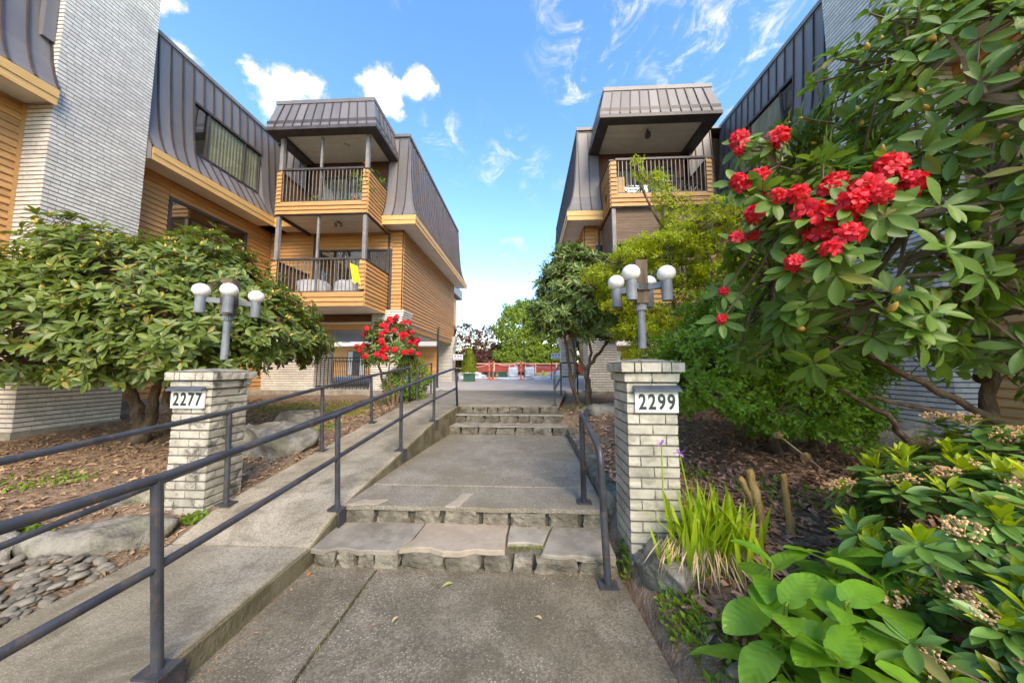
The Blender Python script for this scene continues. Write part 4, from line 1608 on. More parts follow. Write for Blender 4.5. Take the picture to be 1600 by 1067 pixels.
def floret():
    """five wavy petals round a throat, radius about 1, facing +z"""
    mb = MB()
    lf = leaf_shape(.80, 4, -.25, .42, .60, wave=.10, cross=1)
    for k in range(5):
        m = Matrix.Rotation(2*PI*k/5, 4, 'Z') @ Matrix.Translation((0, .08, 0)) @ Matrix.Rotation(R(38), 4, 'X')
        mb.add([m @ Vector(v) for v in lf.v], lf.f)
    mb.lathe([(.06, -.55), (.10, -.2), (.17, .06)], (0, 0, 0), 5)
    return mb


def truss(seed, n=10, fr=.040):
    """loose domed cluster of florets"""
    r = random.Random(seed)
    f = floret()
    mb = MB()
    for i in range(n):
        ph, el = i*2.4+r.uniform(-.3, .3), R(5+88*(i/(n-1))**.75)
        d = Vector((math.sin(el)*math.cos(ph), math.sin(el)*math.sin(ph), math.cos(el)))
        q = (d+Vector((r.uniform(-.25, .25), r.uniform(-.25, .25), r.uniform(-.2, .3)))).to_track_quat('Z', 'Y').to_matrix().to_4x4()
        s = fr*r.uniform(.8, 1.15)
        m = Matrix.Translation(d*r.uniform(.036, .052)) @ q @ Matrix.Rotation(r.uniform(0, 6), 4, 'Z') @ Matrix.Diagonal((s, s, s, 1))
        mb.add([m @ Vector(v) for v in f.v], f.f)
    return mb


def along(axis, pos, s=1.0, roll=0.0):
    q = Vector(axis).to_track_quat('Z', 'Y').to_matrix().to_4x4()
    return np.array(Matrix.Translation(pos) @ q @ Matrix.Rotation(roll, 4, 'Z') @ Matrix.Diagonal((s, s, s, 1)))


def bud_shape():
    return MB().lathe([(.005, 0), (.011, .010), (.0125, .020), (.008, .036), (.001, .047)], (0, 0, 0), 7)


m_rho = leaf_mat('rhododendron_leaf', (0.030, 0.078, 0.014), (0.19, 0.255, 0.06), 0.40, 0.25, 0.4)
m_rho_near = leaf_mat('big_rhododendron_leaf', (0.040, 0.115, 0.020), (0.155, 0.265, 0.052), 0.42, 0.30, 0.35)
m_rho_dark = leaf_mat('slender_tree_leaf', (0.045, 0.105, 0.022), (0.18, 0.26, 0.065), 0.36, 0.15, 0.45)
m_lime = leaf_mat('yellow_green_leaf', (0.17, 0.27, 0.02), (0.44, 0.50, 0.045), 0.5, 0.4, 0.3)
m_box = leaf_mat('small_bright_leaf', (0.055, 0.17, 0.016), (0.21, 0.40, 0.04), 0.4, 0.25, 0.4)
m_round = leaf_mat('round_shrub_leaf', (0.06, 0.16, 0.015), (0.17, 0.31, 0.03), 0.4, 0.25, 0.4)
m_vib = leaf_mat('viburnum_leaf', (0.055, 0.16, 0.035), (0.17, 0.32, 0.075), 0.34, 0.15, 0.5)
m_new = leaf_mat('new_growth', (0.20, 0.33, 0.02), (0.38, 0.48, 0.03), 0.38, 0.3, 0.4)
m_big = leaf_mat('broad_leaf', (0.070, 0.21, 0.022), (0.17, 0.37, 0.04), 0.36, 0.28, 0.4)
m_iris = leaf_mat('iris_blade', (0.17, 0.30, 0.015), (0.36, 0.48, 0.04), 0.42, 0.3, 0.4)
m_straw = surf('dry_straw', (0.42, 0.30, 0.16), (0.58, 0.44, 0.26), 6, 0.8, 0.2, 40, var=0.2)
m_bud = surf('bud', (0.55, 0.42, 0.10), (0.60, 0.30, 0.06), 30, 0.6, 0, var=0.2)
m_tan = surf('tan_blossom', (0.62, 0.35, 0.16), (0.74, 0.48, 0.26), 30, 0.8, 0, var=0.2)
m_purple = surf('purple_petal', (0.30, 0.09, 0.42), (0.46, 0.22, 0.58), 30, 0.6, 0)
m_green_far = leaf_mat('far_tree_leaf', (0.085, 0.17, 0.025), (0.25, 0.36, 0.055), 0.6, 0.3, 0.2)
m_plum_far = leaf_mat('plum_leaf', (0.075, 0.028, 0.035), (0.17, 0.07, 0.075), 0.6, 0.2, 0.2, tcol=(.3, .08, .09))
m_dark_far = leaf_mat('far_hedge_leaf', (0.03, 0.055, 0.016), (0.09, 0.12, 0.035), 0.6, 0.2, 0.2)
m_conif = leaf_mat('conifer_spray', (0.10, 0.17, 0.02), (0.24, 0.31, 0.04), 0.6, 0.2, 0.2)
m_moss = leaf_mat('moss_blade', (0.15, 0.19, 0.025), (0.30, 0.33, 0.05), 0.7, 0.3, 0.2)
m_weed = leaf_mat('weed_leaf', (0.07, 0.16, 0.02), (0.20, 0.31, 0.045), 0.5, 0.3, 0.3)


def red_petal():
    m, nt, b = new_mat('red_petal')
    rv = random_value(nt)
    ge = N(nt, 'ShaderNodeNewGeometry')
    nz = noise_tex(nt, ge.outputs['Position'], 45, 3)
    c = mixc(nt, nz.outputs['Fac'], (0.62, 0.006, 0.016), (0.92, 0.03, 0.05))
    c = mixc(nt, math_node(nt, 'MULTIPLY', rv, .35), c, (0.92, 0.05, 0.09))
    nt.links.new(c, b.inputs['Base Color'])
    b.inputs['Roughness'].default_value = .5
    tr = N(nt, 'ShaderNodeBsdfTranslucent')
    tr.inputs[0].default_value = (.9, .03, .04, 1)
    mx = N(nt, 'ShaderNodeMixShader')
    mx.inputs[0].default_value = .38
    nt.links.new(b.outputs[0], mx.inputs[1])
    nt.links.new(tr.outputs[0], mx.inputs[2])
    nt.links.new(mx.outputs[0], nt.nodes['Material Output'].inputs[0])
    return m


m_red = red_petal()
PR_L = [Proto('leaf', leaf_shape(.34, 5, .30, dr, .56), m_rho, True) for dr in (.05, .16, .30)]
P_BUD = Proto('bud', bud_shape(), m_bud, True)
P_TRUSS = [Proto('flower_cluster', truss(s), m_red, True) for s in (1, 2, 3)]


def rhododendron(name, label, base, trunks, forks, blobs, n, L, protos, nl=(6, 9), th=(50, 88), limit=300, minpx=10, rng=None,
                 buds=.35, trusses=(), low=-.45, k=40, r0=.03, up=.55, depth=(.72, 1.04), keep=None, clear=.085, twig=.005, group=None, lump=.14, tscale=1.0, twigs=1.0, minpx_t=0):
    rng = rng or np.random.default_rng(77)
    t = thing(name, label, 'shrub', base, group)
    Lc = TR(*(-np.array(base, float)))
    tips, axes = blob_tips(blobs, n, rng, depth, low, lump, up, keep)
    if len(trusses):
        T = np.array([q[0] for q in trusses])
        far = np.min(np.linalg.norm(tips[:, None, :]-T[None], axis=2), axis=1) > clear
        dt, dT = np.linalg.norm(tips-CAM, axis=1), np.linalg.norm(T-CAM, axis=1)
        ang = np.arccos(np.clip(((tips-CAM)/dt[:, None]) @ ((T-CAM)/dT[:, None]).T, -1, 1))
        far &= ~np.any((ang < .10/dT[None, :]) & (dt[:, None] < dT[None, :]+.05), axis=1)       # flowers sit at the outside of the crown
        tips, axes = tips[far], axes[far]
    mb = MB()
    for i, (pts, a, b) in enumerate(trunks):
        trunk_tube(mb, pts, a, b, i)
    mb.build('trunk', m_bark, t, True, Lc)
    alltips = tips
    if len(trusses):
        alltips = np.concatenate([tips, T])
    branches(forks, alltips, k, r0, rng, twig, twigs=twigs).build('branches', m_twig, t, False, Lc)
    mats = rosettes(tips, axes, nl, L, th, rng)
    if len(trusses):
        A = np.array([q[1] for q in trusses], float)
        mats = np.concatenate([mats, rosettes(T-A/np.linalg.norm(A, axis=1)[:, None]*.03, A, (6, 8), L, (75, 105), rng)])
        for i, (p, a, s) in enumerate(trusses):
            link('flower_cluster', P_TRUSS[i % 3].me, t, Lc @ along(a, p, s*tscale, i*1.3))
    leaves_of(t, None, protos, mats, rng, limit, minpx, origin=base)
    if buds:
        sel = [i for i in range(len(tips)) if rng.random() < buds and axes[i][2] > .2]
        its = [(0, Lc @ along(axes[i], tips[i]+axes[i]*.004, rng.uniform(.8, 1.5), 0)) for i in sel]
        if its:
            pieces(t, 'bud', 'buds', [P_BUD], its, 60, 9, TR(*base))
    return t


GX, GY, GS = np.arange(-10, 8.05, .1), np.arange(-1.5, 11.05, .1), .1
GGRID = gz(*np.meshgrid(GX, GY)).tolist()


def g1(x, y):
    """ground height, read from the same grid as the ground mesh"""
    u, v = (float(x)+10)/GS, (float(y)+1.5)/GS
    i, j = min(max(int(u), 0), len(GX)-2), min(max(int(v), 0), len(GY)-2)
    u, v = u-i, v-j
    a, b = GGRID[j], GGRID[j+1]
    return (a[i]*(1-u)+a[i+1]*u)*(1-v)+(b[i]*(1-u)+b[i+1]*u)*v


# the round-crowned rhododendron on the left
rhododendron('rhododendron', 'large round-crowned green rhododendron with yellow buds in front of the white brick tower',
             (-6.05, 4.75, g1(-6.05, 4.75)),
             [([(-6.08, 4.75, .28), (-6.05, 4.75, .7), (-6.2, 4.7, 1.15), (-6.5, 4.6, 1.5)], .10, .05),
              ([(-6.03, 4.76, .35), (-5.9, 4.8, .75), (-5.8, 4.7, 1.2), (-5.4, 4.5, 1.6)], .09, .045),
              ([(-5.45, 4.85, .3), (-5.5, 4.85, .65), (-5.75, 4.8, .95), (-5.7, 4.9, 1.5)], .05, .035)],
             [(-6.5, 4.6, 1.5), (-5.4, 4.5, 1.6), (-5.7, 4.9, 1.5), (-6.1, 4.7, 1.2)],
             [((-5.75, 4.75, 2.4), (1.85, 1.35, 1.28)), ((-4.5, 5.0, 1.98), (.9, 1.1, .82)), ((-6.9, 4.25, 2.25), (1.2, 1.0, .98)), ((-5.1, 3.95, 2.0), (1.2, .75, .78)), ((-6.3, 3.7, 2.05), (1.25, .7, .8)), ((-5.2, 4.2, 1.55), (1.2, .8, .45)), ((-6.9, 4.1, 1.6), (1.1, .8, .55))],
             3300, .14, PR_L, limit=300, low=-.5, k=60, r0=.032, depth=(.45, 1.04), buds=.35, twig=.004, lump=.16, rng=np.random.default_rng(3))

# the small red one by the ramp
PR_S = [Proto('leaf', leaf_shape(.30, 3, .3, dr, .55), m_rho_dark, True) for dr in (.1, .25)]
rg = np.random.default_rng(4)
bl = [((-3.12, 7.1, 1.95), (.60, .55, .62))]
tp, ax = blob_tips(bl, 85, rg, (.85, 1.08), -.5, .12, .4)
rhododendron('rhododendron', 'small red-flowering rhododendron beside the ramp under the left balcony', (-3.05, 7.1, g1(-3.05, 7.1)),
             [([(-3.0, 7.1, .58), (-3.05, 7.1, .95), (-3.15, 7.1, 1.4)], .05, .028), ([(-3.08, 7.12, .58), (-3.2, 7.1, .95), (-3.38, 7.1, 1.5)], .042, .025), ([(-2.98, 7.1, .6), (-2.88, 7.1, 1.0), (-2.8, 7.1, 1.5)], .035, .02)],
             [(-3.15, 7.1, 1.4), (-3.38, 7.1, 1.5), (-2.8, 7.1, 1.5)], bl, 620, .125, PR_S, limit=0, buds=0, k=16, r0=.016, rng=rg,
             trusses=[(p, a, rg.uniform(.75, 1.15)) for p, a in zip(tp, ax)], low=-.6, depth=(.6, 1.0), tscale=1.0, twig=.004)

# the slender multi-stemmed tree on the right of the steps
PR_T = [Proto('leaf', leaf_shape(.27, 4, .3, dr, .55), m_rho_dark, True) for dr in (.1, .3)]
bx, by = 1.28, 7.1
rhododendron('evergreen_tree', 'slender multi-stemmed evergreen tree at the top of the steps, right of the courtyard', (bx, by, g1(bx, by)),
             [([(1.35, 7.1, .58), (1.33, 7.1, 1.05), (1.30, 7.1, 1.45)], .075, .055), ([(1.30, 7.1, 1.45), (1.55, 7.1, 1.75), (1.8, 7.1, 2.1)], .045, .03), ([(1.30, 7.1, 1.4), (1.1, 7.15, 1.75), (1.0, 7.2, 2.2)], .04, .025),
              ([(1.18, 7.15, .6), (1.0, 7.15, 1.05), (.92, 7.15, 1.55), (.85, 7.1, 2.1)], .05, .03), ([(1.0, 7.15, 1.05), (1.08, 7.15, 1.5), (.95, 7.1, 1.9)], .035, .025), ([(1.32, 7.1, 1.4), (1.4, 7.05, 1.8), (1.35, 7.0, 2.3)], .035, .022)],
             [(1.8, 7.1, 2.1), (1.0, 7.2, 2.2), (.85, 7.1, 2.1), (.95, 7.1, 1.9), (1.35, 7.0, 2.3)],
             [((1.22, 7.1, 3.05), (1.02, .95, 1.1)), ((.75, 7.0, 2.6), (.7, .7, .65)), ((1.75, 7.0, 2.55), (.7, .7, .7)), ((1.0, 7.1, 3.65), (.6, .6, .62))],
             1350, .15, PR_T, limit=200, minpx=9, low=-.6, k=46, r0=.022, buds=0, depth=(.6, 1.04), twig=.004, rng=np.random.default_rng(5))

# the big red-flowering rhododendron close on the right
PR_N = [Proto('leaf', leaf_shape(.37, 8, .24, dr, .58, cross=2), m_rho_near, True) for dr in (.04, .14, .28)]


def at(x, y, Y):
    d = FWD+RGT*((x-800)/FPX)+UPV*((533.5-y)/FPX)
    return CAM+d*(Y/d[1])


tr = []
for (x, y, Y, s) in ((1390, 262, 1.75, 1.25), (1420, 290, 1.72, 1.2), (1350, 300, 1.65, 1.25), (1330, 318, 1.6, 1.15), (1305, 285, 1.85, 1.0), (1265, 335, 1.7, 1.2), (1290, 345, 1.68, 1.1),
                     (1325, 368, 1.6, 1.0), (1180, 335, 1.95, 1.0), (1215, 215, 2.1, 1.1), (1155, 218, 2.2, 1.0), (1185, 278, 2.1, 1.0), (1160, 290, 2.1, .9), (1240, 412, 1.75, .8),
                     (1297, 390, 1.6, .75), (1150, 375, 2.0, .8), (1128, 498, 2.1, .55), (1130, 455, 2.1, .5), (1245, 305, 1.8, .95)):
    p = at(x, y, Y*.95)
    a = unit(np.array([-.35, -.75, .55])+RNG.normal(0, .25, 3))
    tr.append((p, a, s*.86))
    if s > .85:
        for q in range(1):
            tr.append((p+RNG.normal(0, .055, 3)+np.array([0, 0, -.02]), unit(a+RNG.normal(0, .4, 3)), s*RNG.uniform(.5, .8)))
rhododendron('rhododendron', 'tall rhododendron with scarlet flowers and large leaves, nearest on the right', (4.15, 3.1, g1(4.15, 3.1)),
             [([(4.15, 3.1, .25), (4.12, 3.1, .9), (4.15, 3.05, 1.5), (3.9, 2.9, 2.3), (3.7, 2.6, 3.0)], .062, .03),
              ([(4.9, 2.9, .45), (4.2, 2.95, .95), (3.5, 2.9, 1.3), (2.75, 2.75, 1.62)], .045, .02),
              ([(4.15, 3.1, 1.4), (3.7, 2.7, 1.8), (3.0, 2.3, 2.15), (2.4, 2.0, 2.4)], .055, .02),
              ([(3.7, 3.0, .35), (3.4, 3.0, .75), (3.05, 2.9, 1.1), (2.7, 2.9, 1.3)], .035, .014),
              ([(4.1, 3.1, 1.0), (3.4, 3.0, 1.15), (2.9, 2.9, 1.25)], .03, .012),
              ([(3.9, 2.9, 2.3), (3.6, 2.2, 2.8), (3.1, 1.8, 3.2)], .045, .018)],
             [(3.7, 2.6, 3.0), (2.75, 2.75, 1.7), (2.4, 2.0, 2.4), (3.1, 1.8, 3.2), (3.0, 2.3, 2.15), (3.9, 2.9, 2.3)],
             [((3.5, 2.4, 3.25), (1.5, 1.0, 1.15)), ((1.95, 1.95, 2.15), (.62, .5, .52)), ((2.75, 1.75, 2.85), (.85, .55, .8)), ((2.5, 2.2, 2.4), (.9, .6, .7)), ((4.3, 2.5, 1.5), (.5, .4, .4)), ((2.75, 1.95, 1.75), (.35, .35, .45)), ((2.0, 2.1, 1.75), (.55, .5, .4)), ((3.3, 2.4, 2.2), (.7, .6, .6)), ((2.45, 1.5, 2.3), (.4, .4, .5))],
             950, .138, PR_N, nl=(6, 9), th=(55, 95), limit=300, minpx=10, low=-.55, k=46, r0=.024, buds=.3, trusses=tr, clear=.075, depth=(.35, 1.04), up=.35, twig=.006, rng=np.random.default_rng(6))


def shrub(name, label, base, blobs, n, L, protos, forks=None, trunks=(), rng=None, limit=0, minpx=10, low=-.7, depth=(.5, 1.05), k=24, r0=.02, nl=(5, 8), th=(25, 80), cat='shrub', lump=.2, twig=.003, twigs=.35, up=.4, bark=None, group=None, keep=None):
    rng = rng or np.random.default_rng(17)
    t = thing(name, label, cat, base, group)
    Lc = TR(*(-np.array(base, float)))
    tips, axes = blob_tips(blobs, n, rng, depth, low, lump, up, keep)
    mb = MB()
    for i, (pts, a, b) in enumerate(trunks):
        trunk_tube(mb, pts, a, b, i, 7)
    if trunks:
        mb.build('trunk', bark or m_bark, t, True, Lc)
    branches(forks or [base], tips, k, r0, rng, twig, twigs=twigs).build('branches', bark or m_twig, t, False, Lc)
    leaves_of(t, None, protos, rosettes(tips, axes, nl, L, th, rng, L*.8), rng, limit, minpx, origin=base)
    return t


def small_leaf(mat, W=.5):
    return [Proto('leaf', leaf_shape(W, 2, .3, .15, .5), mat, True)]


SHRUB_R = np.random.default_rng(21)
shrub('shrub', 'round bright green shrub beside the pipe handrail at the top of the ramp', (-2.75, 7.6, g1(-2.75, 7.6)), [((-2.78, 7.55, 1.25), (.42, .4, .55)), ((-3.1, 7.4, 1.05), (.3, .3, .35))], 1100, .05, small_leaf(m_round), rng=SHRUB_R, low=-.9)
shrub('shrub', 'dark green small-leaved shrub behind the mulch bed, between pillar and rhododendron', (3.2, 4.0, g1(3.2, 4.0)),
      [((2.75, 4.0, 1.65), (1.0, .8, .85)), ((2.15, 3.8, 1.35), (.65, .55, .6)), ((3.35, 4.1, 1.55), (.75, .7, .75)), ((3.2, 3.9, .95), (.7, .5, .4))], 6500, .055, small_leaf(m_box), forks=[(3.0, 4.0, 1.0), (3.35, 4.0, 1.0), (2.7, 4.0, 1.1)],
      trunks=[([(3.05, 4.0, .3), (2.9, 4.0, .7), (2.7, 4.0, 1.1)], .07, .04), ([(3.25, 4.0, .3), (3.1, 4.0, .6), (3.0, 4.0, 1.0)], .05, .03), ([(3.4, 4.0, .3), (3.35, 4.0, 1.0)], .06, .03)], rng=SHRUB_R, k=40)
lr = np.random.default_rng(88)
LAYERS = []
for (c, r) in (((2.4, 5.7, 2.6), (.95, .7, .8)), ((2.95, 5.6, 3.3), (.7, .5, .7)), ((3.3, 5.5, 2.4), (.7, .5, .8)), ((2.0, 5.6, 2.0), (.7, .5, .4)), ((1.75, 5.8, 3.1), (.5, .3, .35)), ((2.15, 5.6, 3.6), (.65, .4, .6)), ((3.1, 5.5, 4.0), (.65, .4, .6)), ((3.6, 5.5, 3.2), (.6, .5, .7)), ((1.7, 5.6, 2.6), (.5, .4, .45))):
    for q in range(6):
        LAYERS.append((tuple(np.array(c)+unit(lr.normal(size=3))*np.array(r)*lr.uniform(.3, .95)), (lr.uniform(.24, .5), lr.uniform(.22, .4), lr.uniform(.07, .15))))
LAYERS += [((2.6, 5.5, 4.2), (.25, .25, .35)), ((2.4, 5.6, 4.65), (.14, .14, .4)), ((2.05, 5.7, 5.15), (.1, .1, .28)), ((2.25, 5.65, 4.9), (.2, .12, .08))]
shrub('maple_shrub', 'tall feathery yellow-green shrub behind the right lamp', (2.9, 5.9, g1(2.9, 5.9)),
      LAYERS,
      5400, .062, small_leaf(m_lime, .42), forks=[(2.9, 5.9, 1.5), (2.6, 5.7, 2.8), (2.4, 5.6, 4.0), (2.1, 5.7, 4.8), (2.0, 5.8, 2.3)],
      trunks=[([(2.9, 5.9, .5), (2.9, 5.9, 1.5), (2.6, 5.7, 2.8), (2.4, 5.6, 4.0), (2.1, 5.7, 4.8), (2.0, 5.7, 5.3)], .05, .008)], rng=SHRUB_R, k=50, r0=.014, depth=(.3, 1.05), lump=.3, th=(30, 95))

# ---------------------------------------------------------------- low plants in front
def big_leaf_plant():
    b = (1.2, 1.5, g1(1.2, 1.5))
    t = thing('broadleaf_plant', 'low plant with big ribbed heart-shaped green leaves beside the path', 'plant', b)
    protos = [Proto('leaf', leaf_shape(.66, 40, .16, dr, .45, wave=.014, cross=6, rib=.012, heart=.8), m_big, True) for dr in (.10, .28, .45)]
    r = np.random.default_rng(31)
    Lc = -np.array(b)
    mb = MB()
    spots = [(1.0, 1.45), (1.06, 1.30), (1.25, 1.36), (1.5, 1.45), (1.08, 1.62), (1.38, 1.68), (1.08, 1.12), (1.3, 1.12), (1.65, 1.25), (1.62, 1.7), (1.2, .95), (1.55, 1.0)]
    for (x, y) in spots:
        z = g1(x, y)
        h = r.uniform(.24, .44)
        n = int(r.integers(8, 12))
        lean = r.normal(0, .05, 2)
        c0, c1 = np.array([x, y, z]), np.array([x+lean[0], y+lean[1], z+h])
        mb = MB().tube([c0+Lc, (c0+c1)/2+Lc, c1+Lc], [.009, .008, .006], 6)
        for i in range(n):
            ph = i*2.4+r.uniform(-.3, .3)
            f = .25+.75*i/(n-1)
            p = c0+(c1-c0)*f
            el = R(-18+62*f**2.6)+r.normal(0, .12)
            d = np.array([math.cos(ph)*math.cos(el), math.sin(ph)*math.cos(el), math.sin(el)])
            L = (.25-.10*f**2)*r.uniform(.85, 1.15)
            q = p+d*.10*(1.2-f)
            mb.tube([p+Lc, q+Lc], [.005, .004], 5)
            nr = np.array([-math.cos(ph)*math.sin(el), -math.sin(ph)*math.sin(el), math.cos(el)])+r.normal(0, .22, 3)
            m = frames(q[None], d[None], nr[None], [L])[0]
            m[:3, 3] += Lc
            link('leaf', protos[int(r.integers(0, 3))].me, t, m)
        mb.build('stem', m_weed, t)


big_leaf_plant()


def iris_clump():
    b = (1.18, 2.2, g1(1.18, 2.2))
    t = thing('iris_clump', 'clump of upright green iris blades with two purple flowers before the cream pillar', 'plant', b)
    r = np.random.default_rng(41)
    o = np.array(b)

    def blade(curve, w):
        mb = MB()
        vs = []
        n = 9
        for i in range(n+1):
            q = i/n
            ww = w*(1-q**3)*(.6+.4*min(1, q*4))
            y = curve*q**2.2
            z = q-abs(curve)*.25*q**3
            vs += [(-ww/2, y, z), (0, y+.004, z), (ww/2, y, z)]
        mb.add(vs, [(3*i+k, 3*i+k+1, 3*i+4+k, 3*i+3+k) for i in range(n) for k in range(2)])
        return mb
    P = [Proto('blade', blade(c, .095), m_iris, True) for c in (.05, .18, .38, .6)]
    for i in range(150):
        x, y = r.normal(0, .14), r.normal(0, .075)
        x = np.clip(x, -.3, .38)
        h = r.uniform(.28, .52)*(1-.4*min(1, abs(x)/.5))
        z = g1(b[0]+x, b[1]+y)-b[2]-.02
        k = int(r.choice(4, p=[.35, .35, .2, .1]))
        link('blade', P[k].me, t, TR(x, y, z, h*.95, h, h, r.uniform(0, 6.28), r.normal(0, .1), r.normal(0, .13)))
    # dead straw hanging at the base
    st = []
    for i in range(190):
        a = r.uniform(2.6, 6.6)
        rad = r.uniform(.05, .24)
        p = np.array([rad*math.cos(a)*1.3, rad*math.sin(a)*.75, .06+r.uniform(0, .07)])
        d = np.array([math.cos(a)+r.normal(0, .4), math.sin(a)-.3+r.normal(0, .3), -r.uniform(.7, 1.6)])
        st.append(frames(p[None], unit(d)[None], np.array([[r.normal(), r.normal(), 1.0]]), [r.uniform(.08, .22)], .14)[0])
    o2 = merged('dry_straw', [Proto('straw', leaf_shape(.30, 3, .1, .25, .4), m_straw, True)], [(0, m) for m in st], t)
    o2['kind'] = 'stuff'
    for (dx, dy, zt, lean) in ((-.26, .08, .86, -.03), (-.15, .06, .80, .02)):
        mb = MB().tube([(dx+.05, dy, .0), (dx+.03+lean, dy, .35), (dx, dy, zt-b[2]+.15-.03)], [.006, .005, .004], 6)
        mb.build('flower_stem', m_iris, t)
        fl = MB()
        lf = leaf_shape(.5, 4, .3, .5, .6)
        for k in range(6):
            m = Matrix.Translation((dx, dy, zt-b[2]+.115)) @ Matrix.Rotation(k*PI/3+dx*7, 4, 'Z') @ Matrix.Rotation(R(55 if k % 2 else 15), 4, 'X') @ Matrix.Diagonal((.045, .045, .045, 1))
            fl.add([m @ Vector(v) for v in lf.v], lf.f)
        fl.build('flower', m_purple, t, True)


iris_clump()


def blossom_head(seed):
    r = random.Random(seed)
    mb = MB()
    for i in range(70):
        ph, el = r.uniform(0, 6.28), math.acos(1-r.random()*1.05)
        rr = .042*r.uniform(.65, 1)
        c = (rr*1.15*math.sin(el)*math.cos(ph), rr*1.15*math.sin(el)*math.sin(ph), rr*.75*math.cos(el))
        s = r.uniform(.0035, .0062)
        mb.add([(c[0]+s, c[1], c[2]), (c[0]-s, c[1], c[2]), (c[0], c[1]+s, c[2]), (c[0], c[1]-s, c[2]), (c[0], c[1], c[2]+s), (c[0], c[1], c[2]-s)],
               [(0, 2, 4), (2, 1, 4), (1, 3, 4), (3, 0, 4), (2, 0, 5), (1, 2, 5), (3, 1, 5), (0, 3, 5)])
        if i % 3 == 0:
            mb.tube([(0, 0, -.03), c], .0009, 3, False)
    return mb


def viburnum():
    b = (2.15, 1.75, g1(2.15, 1.75))
    t = thing('viburnum_shrub', 'glossy viburnum shrub with tan flower heads and lime new shoots, lower right corner', 'shrub', b)
    rng = np.random.default_rng(51)
    blobs = [((2.1, 1.6, .62), (.55, .45, .38)), ((1.75, 1.25, .42), (.4, .35, .3)), ((2.5, 1.8, .72), (.6, .5, .45)), ((1.75, 1.0, .30), (.45, .35, .35)), ((2.0, 1.1, .62), (.35, .3, .3))]
    tips, axes = blob_tips(blobs, 430, rng, (.7, 1.03), -.35, .12, .7)
    Lc = TR(*(-np.array(b)))
    branches([(b[0], b[1], b[2]+.02), (1.8, 1.2, .15), (2.5, 1.9, .3)], tips, 40, .012, rng, .0035).build('branches', m_twig, t, False, Lc)
    Pv = [Proto('leaf', leaf_shape(.36, 6, .26, dr, .55, cross=2), m_vib, True) for dr in (.05, .2)]
    Pn = [Proto('leaf', leaf_shape(.34, 4, .35, dr, .55), m_new, True) for dr in (.0, .15)]
    kind = rng.random(len(tips))
    new = kind < .38
    mats = rosettes(tips, axes, (7, 9), .125, (60, 100), rng, .02)
    leaves_of(t, None, Pv, mats, rng, 260, 12, origin=b)
    mats = rosettes(tips[new]+axes[new]*.025, axes[new]*.6+np.array([0, 0, .6]), (6, 8), .09, (15, 55), rng, .015)
    leaves_of(t, None, Pn, mats, rng, 220, 12, 'new_shoots', 'new_leaf', origin=b)
    H = [Proto('flower_head', blossom_head(s), m_tan) for s in (1, 2, 3)]
    j = 0
    for i in np.where(~new)[0]:
        if kind[i] > .80 and axes[i][2] > .1:
            link('flower_head', H[j % 3].me, t, Lc @ along(axes[i], tips[i]+axes[i]*.035, rng.uniform(.95, 1.45), j))
            j += 1


viburnum()


# cut stems sticking out of the mulch
def stumps():
    for i, (x, y, dx, h, r0, lab) in enumerate(((1.66, 2.42, -.07, .42, .030, 'split brown cut stump with two prongs in the mulch bed'), (1.80, 2.36, -.02, .43, .021, 'single thin brown cut stem beside the split stump'))):
        z = g1(x, y)-.03
        t = thing('cut_stump', lab, 'stump', (x, y, z), 'cut stumps in the mulch bed')
        mb = MB()
        trunk_tube(mb, [(0, 0, 0), (dx*.5, 0, h*.5), (dx, .01, h)], r0*1.25, r0*.85, i, 8, .006)
        if i == 0:
            trunk_tube(mb, [(.0, 0, .05), (-.06, .02, .2), (-.13, .02, .36)], r0*.9, r0*.65, 4, 8, .006)
        mb.build('stem', m_oldstem, t, True)


m_oldstem = surf('cut_stem', (0.24, 0.15, 0.05), (0.36, 0.25, 0.10), 5, 0.9, 0.8, 30, stretch=(3, 3, .7))
stumps()
for i, (pts, lab) in enumerate(((((2.05, 2.75, .95), (2.25, 2.5, .68), (2.5, 2.3, .38)), 'thin dry flower stalk leaning over the mulch bed'), (((2.0, 2.2, .62), (2.1, 2.1, .5), (2.15, 1.9, .3)), 'short dry flower stalk near the grey stones'))):
    t = thing('dry_stalk', lab, 'stalk', pts[-1])
    L = TR(*(-np.array(pts[-1])))
    MB().tube(pts, .0035, 5).build('stalk', m_straw, t, False, L)
    if i == 0:
        for q in (.0, .5):
            p = np.array(pts[0])*(1-q)+np.array(pts[1])*q*1.0 if q else np.array(pts[0])
            hd = rough_box(3, 5, .9, .2)
            MB().add([tuple(np.array(v)*.05+p) for v in hd.v], hd.f).build('seed_head', m_oldstem, t, False, L)

